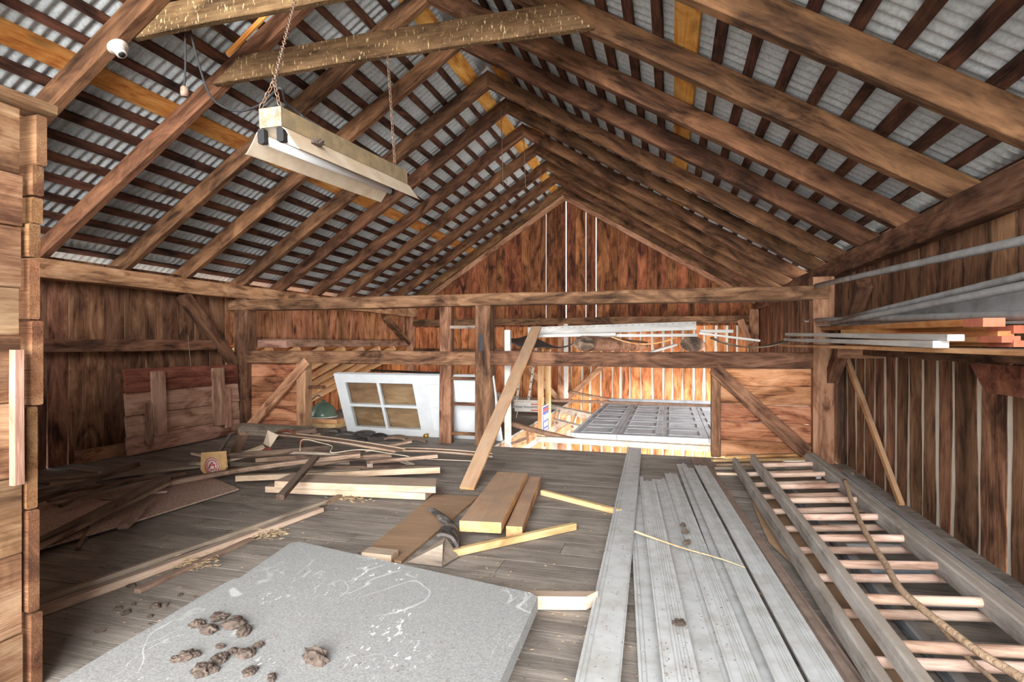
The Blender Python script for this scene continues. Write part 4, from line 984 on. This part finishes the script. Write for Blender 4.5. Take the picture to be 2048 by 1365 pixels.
plank_a = tag(beam('loose_board', onY(1298, 706, 5.42), onY(1352, 690, 5.55), .05, .02, 'white_paint', None, ch=.002), 'short white lath leaning against the squared log', 'lath')
# dark tarp sagging behind the cross beam and curved tan board
vs, fs = [], []
T0, T1 = onY(1028, 683, 5.9), onY(1165, 712, 5.9)
for i in range(15):
    for j in range(7):
        t = i / 14; s_ = j / 6
        vs.append(V((T0.x + (T1.x - T0.x) * t, 5.55 + s_ * .9, LT + .0 - .17 * math.sin(math.pi * min(1, t * .75 + .1)) - .02 * math.sin(9 * t + s_ * 3) + .04 * s_)))
for i in range(14):
    for j in range(6): q = i * 7 + j; fs.append((q, q + 1, q + 8, q + 7))
o0 = vs[0].copy(); tp = tag(obj('tarp', mesh('tarp', [p - o0 for p in vs], fs), 'tarp_dark', None, Matrix.Translation(o0), smooth=True), 'dark tarp sagging beside the round log above the cross beam', 'tarp')
tp.modifiers.new('s', 'SOLIDIFY').thickness = .004
def sagboard(name, u0, u1, yy, za, sag, wd, mat, label):
    a, b = xat(u0, yy), xat(u1, yy); S = 10; vs, fs = [], []
    for i in range(S + 1):
        t = i / S; z_ = za - sag * 4 * t * (1 - t)
        for (dy, dz) in ((0, 0), (wd, 0), (wd, .012), (0, .012)): vs.append(V((a + (b - a) * t, yy + dy, z_ + dz)))
    for i in range(S):
        for j in range(4): fs.append((i * 4 + j, i * 4 + (j + 1) % 4, i * 4 + 4 + (j + 1) % 4, i * 4 + 4 + j))
    fs += [(0, 1, 2, 3), tuple(S * 4 + j for j in range(4))]; o0 = vs[0].copy()
    return tag(obj(name, fixn(mesh(name, [p - o0 for p in vs], fs)), mat, None, Matrix.Translation(o0), smooth=False), label, 'board')
sagboard('plywood_sheet', 1224, 1356, 5.5, 1.06, .07, .35, 'orange_pine', 'tan sheet sagging between the two logs')
sagboard('plywood_sheet', 1426, 1596, 5.5, 1.05, .09, .35, 'dark_wood', 'dark bent sheet sagging beyond the squared log')

# ---- right-hand shelf: bracket, ledger, pipes and boards
rs = empty('wall_rack', (XR, 3.6, .85), 'wooden ledger with a dark red bracket board holding pipes and boards', 'rack')
lg0, lg1 = onX(1668, 708, XR - .06), onX(2048, 722, XR - .10)
beam('ledger', (XR - .05, 4.95, .945), (XR - .05, .9, .945), .12, .05, 'beam_wood', rs, seg=12, jit=.004, ch=.004)
br0 = onX(1938, 716, XR - .13)
vs = [onX(1938, 722, XR - .13), onX(1970, 785, XR - .13), V((XR - .13, .9, onX(1970, 785, XR - .13).z)), V((XR - .13, .9, .918))]
vs[0].z = .918
vs = vs + [p + V((.04, 0, 0)) for p in vs]; o0 = vs[0].copy()
mb = fixn(mesh('bracket_board', [p - o0 for p in vs], [(0, 1, 2, 3), (7, 6, 5, 4), (0, 1, 5, 4), (1, 2, 6, 5), (2, 3, 7, 6), (3, 0, 4, 7)]))
obj('bracket_board', mb, 'red_plank', rs, Matrix.Translation(o0))
for yy in (1.2, 4.3): box('support_arm', (XR - .26, yy, .90), (XR + .02, yy + .08, .968), 'beam_wood', rs, ch=.003)
def ln(far, fy, near, nx, r, mat, label, cat='pipe', flat=None, ext=0.0, name=None, tip=None, group='pipes and boards on the right-hand rack', n=10):
    a = onY(far[0], far[1], fy); b = onX(near[0], near[1], nx); d = (b - a); b = b + d.normalized() * ext
    if flat:
        o = beam(name or 'long_board', a, b, flat[0], flat[1], mat, None, seg=6, jit=.0015, ch=.0015)
        if tip:
            q = b - d.normalized() * .0; beam('painted_end', b - d.normalized() * .16, b + d.normalized() * .001, flat[0] + .002, flat[1] + .002, tip, o)
    else:
        o = tube(name or 'pipe', [a.lerp(b, k / 5) for k in range(6)], r, mat, n=n)
    return tag(o, label, cat, group)
ln((1632, 572), 5.05, (2048, 481), XR - .12, .019, 'pipe_grey', 'single grey pipe slanting high under the right wall plate', ext=.9)
ln((1690, 637), 4.3, (2048, 552), XR - .09, .016, 'pipe_grey', 'upper dusty grey pipe fanning out above the pipe bundle', ext=.9)
ln((1665, 648), 4.35, (2048, 572), XR - .15, .018, 'pipe_grey', 'thick grey pipe below the fanned upper pipe', ext=.9)
ln((1612, 641), 5.6, (2048, 631), XR - .235, .017, 'pipe_grey', 'long rusty-grey pipe reaching past the right post', ext=.9)
ln((1700, 655), 4.25, (2048, 606), XR - .075, 0, 'pipe_grey', 'wide flat grey gutter behind the pipes', 'gutter', (.02, .09), .9, 'gutter')
ln((1636, 651), 5.3, (2048, 646), XR - .14, 0, 'white_metal', 'bent thin white metal strip under the rusty pipe', 'strip', (.05, .012), .8, 'white_strip')
ln((1650, 658), 5.2, (1988, 645), XR - .30, 0, 'orange_trim', 'top orange trim board with red painted end', 'board', (.06, .028), 0, None, 'red_tip')
ln((1690, 664), 4.2, (2045, 659), XR - .20, 0, 'orange_trim', 'orange trim board set back with red painted end', 'board', (.05, .026), 0, None, 'red_tip')
ln((1700, 672), 4.1, (2012, 669), XR - .24, 0, 'orange_trim', 'tapered orange trim board between white and red-ended ones', 'board', (.05, .024), 0)
ln((1700, 683), 4.1, (2022, 679), XR - .27, 0, 'orange_trim', 'lower orange trim board with bright red end', 'board', (.05, .02), 0, None, 'red_tip')
ln((1700, 689), 4.1, (2046, 688), XR - .24, 0, 'orange_trim', 'lowest orange trim board with red end on the tan plank', 'board', (.05, .02), 0, None, 'red_tip')
ln((1576, 669), 5.6, (1912, 676), XR - .40, 0, 'white_paint', 'upper white squared moulding with a torn end', 'moulding', (.05, .024), 0)
ln((1573, 680), 5.6, (1882, 689), XR - .42, 0, 'white_paint', 'lower white squared moulding with a blunt end', 'moulding', (.05, .024), 0)
ln((1586, 691), 5.5, (2048, 704), XR - .28, 0, 'orange_pine', 'long tan plank under the white mouldings', 'plank', (.24, .018), .7)

# ---- hanging fluorescent fixture
fa, fb = V((-1.69, 2.10, 1.955)), V((-1.69, 3.32, 2.035))
fx = empty('fluorescent_light', (fa + fb) / 2, 'dusty two-tube fluorescent light hanging on chains from the roof', 'ceiling light')
Mf = frame(fa, fb); Lf = (fb - fa).length
def prof_part(nm, prof, mat, th=.0, x0=0, x1=Lf, parent=fx):
    n_ = len(prof); vs = [(x0, y_, z_) for y_, z_ in prof] + [(x1, y_, z_) for y_, z_ in prof]
    fs = [(j, j + 1, n_ + j + 1, n_ + j) for j in range(n_ - 1)]
    o = obj(nm, mesh(nm, vs, fs), mat, parent, Mf); md = o.modifiers.new('s', 'SOLIDIFY'); md.thickness = .003; md.offset = 0; return o
prof_part('housing', [(-.055, -.0), (-.055, .08), (.055, .08), (.055, -.0)], 'olive_metal')
prof_part('reflector', [(.05, .0), (.075, -.02), (.10, -.06), (.135, -.105), (.14, -.105)], 'cream_metal')
prof_part('reflector', [(-.05, .0), (-.075, -.02), (-.10, -.06), (-.135, -.105), (-.14, -.105)], 'cream_metal')
prof_part('reflector', [(-.052, .0), (.052, .0)], 'cream_metal')
for x_ in (-.003, Lf):
    obj('end_plate', fixn(bar_mesh('end_plate', .004, .114, .084)), 'rusty_metal', fx, Mf @ Matrix.Translation((x_, 0, .04)))
for y_ in (.055, -.045):
    p0, p1 = Mf @ V((.03, y_, -.045)), Mf @ V((Lf - .03, y_, -.045))
    tube('tube', [p0, p0.lerp(p1, .5), p1], .019, 'tube_glass', fx, n=14)
    for x_ in (.0, Lf - .03):
        obj('socket', fixn(bar_mesh('socket', .028, .034, .065, ch=.006)), 'black_plastic', fx, Mf @ Matrix.Translation((x_, y_, -.035)))
def chain(p0, p1, parent, lk=.032):
    p0, p1 = V(p0), V(p1); L_ = (p1 - p0).length; n_ = max(2, int(L_ / (lk * .72))); vs, fs = [], []
    M = frame((0, 0, 0), p1 - p0, (0.3, 1, 0.2))
    for i in range(n_):
        c = L_ * (i + .5) / n_; pts = []
        for k in range(10):
            a = 2 * math.pi * k / 10; x_ = math.cos(a) * lk * .5; y_ = math.sin(a) * lk * .26
            pts.append(V((c + x_, y_, 0)) if i % 2 else V((c + x_, 0, y_)))
        pts.append(pts[0].copy()); v2, f2 = tube_mesh('c', pts, .0022, 5); o_ = len(vs)
        vs += v2; fs += [tuple(q + o_ for q in f) for f in f2]
    M.translation = p0
    return obj('chain', mesh('chain', vs, fs), 'chain_metal', parent, M)
apx = Mf @ V((.02, -.01, .20))
chain(Mf @ V((.0, .05, .085)), apx, fx); chain(Mf @ V((.0, -.05, .085)), apx, fx); chain(apx, (-1.90, 2.565, 2.86), fx)
chain(Mf @ V((Lf - .05, 0, .085)), (-1.72, 3.205, 2.93), fx)
ob = lump(600, 300, 0, .03, 'pale mud nest clinging to the fluorescent reflector', None, .7); pM = Mf @ V((.19, -.10, -.03)); ob.matrix_basis = Matrix.Translation(pM)

# ---- porcelain lamp holder, cords
e, n, L = slope(-1); pr = onY(235, 88, 2.55); zr = roofz(pr.x)
lh = empty('lamp_holder', (pr.x, 2.55, zr), 'white porcelain lamp holder screwed under a rafter', 'lamp holder')
Mh = fmat((pr.x, 2.55, zr - .001), (0, 1, 0), -n)
lathe('base', [(.001, 0), (.055, 0), (.057, .008), (.045, .016), (.034, .022), (.032, .036), (.001, .036)], 'porcelain', lh, Mh, 24)
lathe('socket', [(.001, .036), (.03, .036), (.028, .062), (.020, .064), (.001, .05)], 'white_metal', lh, Mh, 20)
lathe('contact', [(.001, .052), (.018, .052), (.018, .066), (.001, .066)], 'black_plastic', lh, Mh, 16)
pc_ = onY(369, 186, 2.72)
hc = empty('pendant_socket', pc_, 'plug socket hanging on a dark cord from a collar tie', 'pendant socket')
tube('cord', curve([onY(367, -10, 2.70), onY(369, 40, 2.70), onY(371, 120, 2.72), onY(369, 172, 2.72)]), .006, 'cable_grey', hc, n=6)
lathe('plug_socket', [(.001, .04), (.012, .04), (.022, .03), (.024, 0), (.02, -.02), (.001, -.02)], 'rusty_metal', hc, Matrix.Translation(pc_), 12)
tag(tube('power_cable', curve([onY(365, -10, 2.72), onY(378, 50, 2.72), onY(398, 130, 2.74), onY(424, 196, 2.75), onY(470, 222, 2.7), onY(520, 210, 2.6), onY(560, 176, 2.5), onY(572, 205, 2.6), onY(600, 228, 2.7), onY(607, 238, 2.7), onY(600, 249, 2.68)]), .007, 'cable_grey', n=6), 'grey power cable looping from collar tie to the fluorescent light', 'cable')
tag(beam('bark_lath', onY(455, 110, 3.1), onY(560, 0, 3.1), .03, .015, 'bright_board', None, up=(0, -1, 0), seg=6, jit=.004), 'thin orange lath lodged beside the rafter above the collar tie', 'lath')
for (u, v, v2) in ((1002, 215, 370), (1047, 262, 375), (1010, 345, 372)):
    a = onY(u, v, 5.9); tag(tube('hanging_wire', [a, onY(u + 2, (v + v2) / 2, 5.9), onY(u + 4, v2, 5.9)], .004, 'chain_metal', n=5), 'thin wire dangling below the ridge', 'wire', 'wires dangling below the ridge')

# ---- straw, chips and crumbs swept over the floor
vs, fs = [], []
def flake(p, s_, k=1.0):
    a = R.uniform(0, 6.3); d = V((math.cos(a), math.sin(a), R.uniform(-.1, .1))) * s_; w_ = V((-math.sin(a), math.cos(a), 0)) * s_ * R.uniform(.12, .4) * k; i = len(vs); h_ = V((0, 0, s_ * .15 + .001))
    vs.extend([p - d, p + w_ + h_, p + d, p - w_ + h_]); fs.extend([(i, i + 1, i + 2), (i, i + 2, i + 3)])
cl = [onZ(R.uniform(100, 1500), R.uniform(960, 1340), 0) for _ in range(60)]
for k in range(2600):
    c = R.choice(cl); p = V((c.x + R.gauss(0, .25), c.y + R.gauss(0, .2), .004))
    if k % 3 == 0: p = V((R.uniform(-4, 1.2), R.uniform(1.2, 5.1), .004))
    if p.y < 1.4 and p.x < -1.55 or p.x > .4 or p.x < -4.5 or p.y > 5.15: continue
    flake(p, R.uniform(.003, .011))
ol = obj('floor_litter', mesh('floor_litter', vs, fs), 'chips'); ol.data.materials.append(MATS['straw'])
for i, p in enumerate(ol.data.polygons): p.material_index = 1 if (i // 2) % 3 == 0 else 0
tag(ol, 'dark chips and pale straw bits scattered over the loft floor', 'debris', None, 'stuff')
vs, fs = [], []
for (u, v) in ((527, 1073), (700, 1000), (380, 1130)):
    c = onZ(u, v, .0)
    for k in range(220): flake(V((c.x + R.gauss(0, .06), c.y + R.gauss(0, .035), abs(R.gauss(0, .012)) + .003)), R.uniform(.008, .02), .4)
tag(obj('straw_tufts', mesh('straw_tufts', vs, fs), 'straw'), 'loose tufts of pale straw by the mouldings and pine planks', 'straw', None, 'stuff')
vs, fs = [], []
for k in range(420):
    u = R.uniform(1180, 1470); v = R.uniform(960, 1360); p = onZ(u, v, .036); flake(p, R.uniform(.002, .007))
for k in range(160):
    p = V((R.uniform(-1.55, -.5), R.uniform(.9, 1.95), FZ + .002)); flake(p, R.uniform(.002, .006))
tag(obj('specks', mesh('specks', vs, fs), 'chips'), 'dark specks and droppings on the metal strips and foam', 'debris', None, 'stuff')
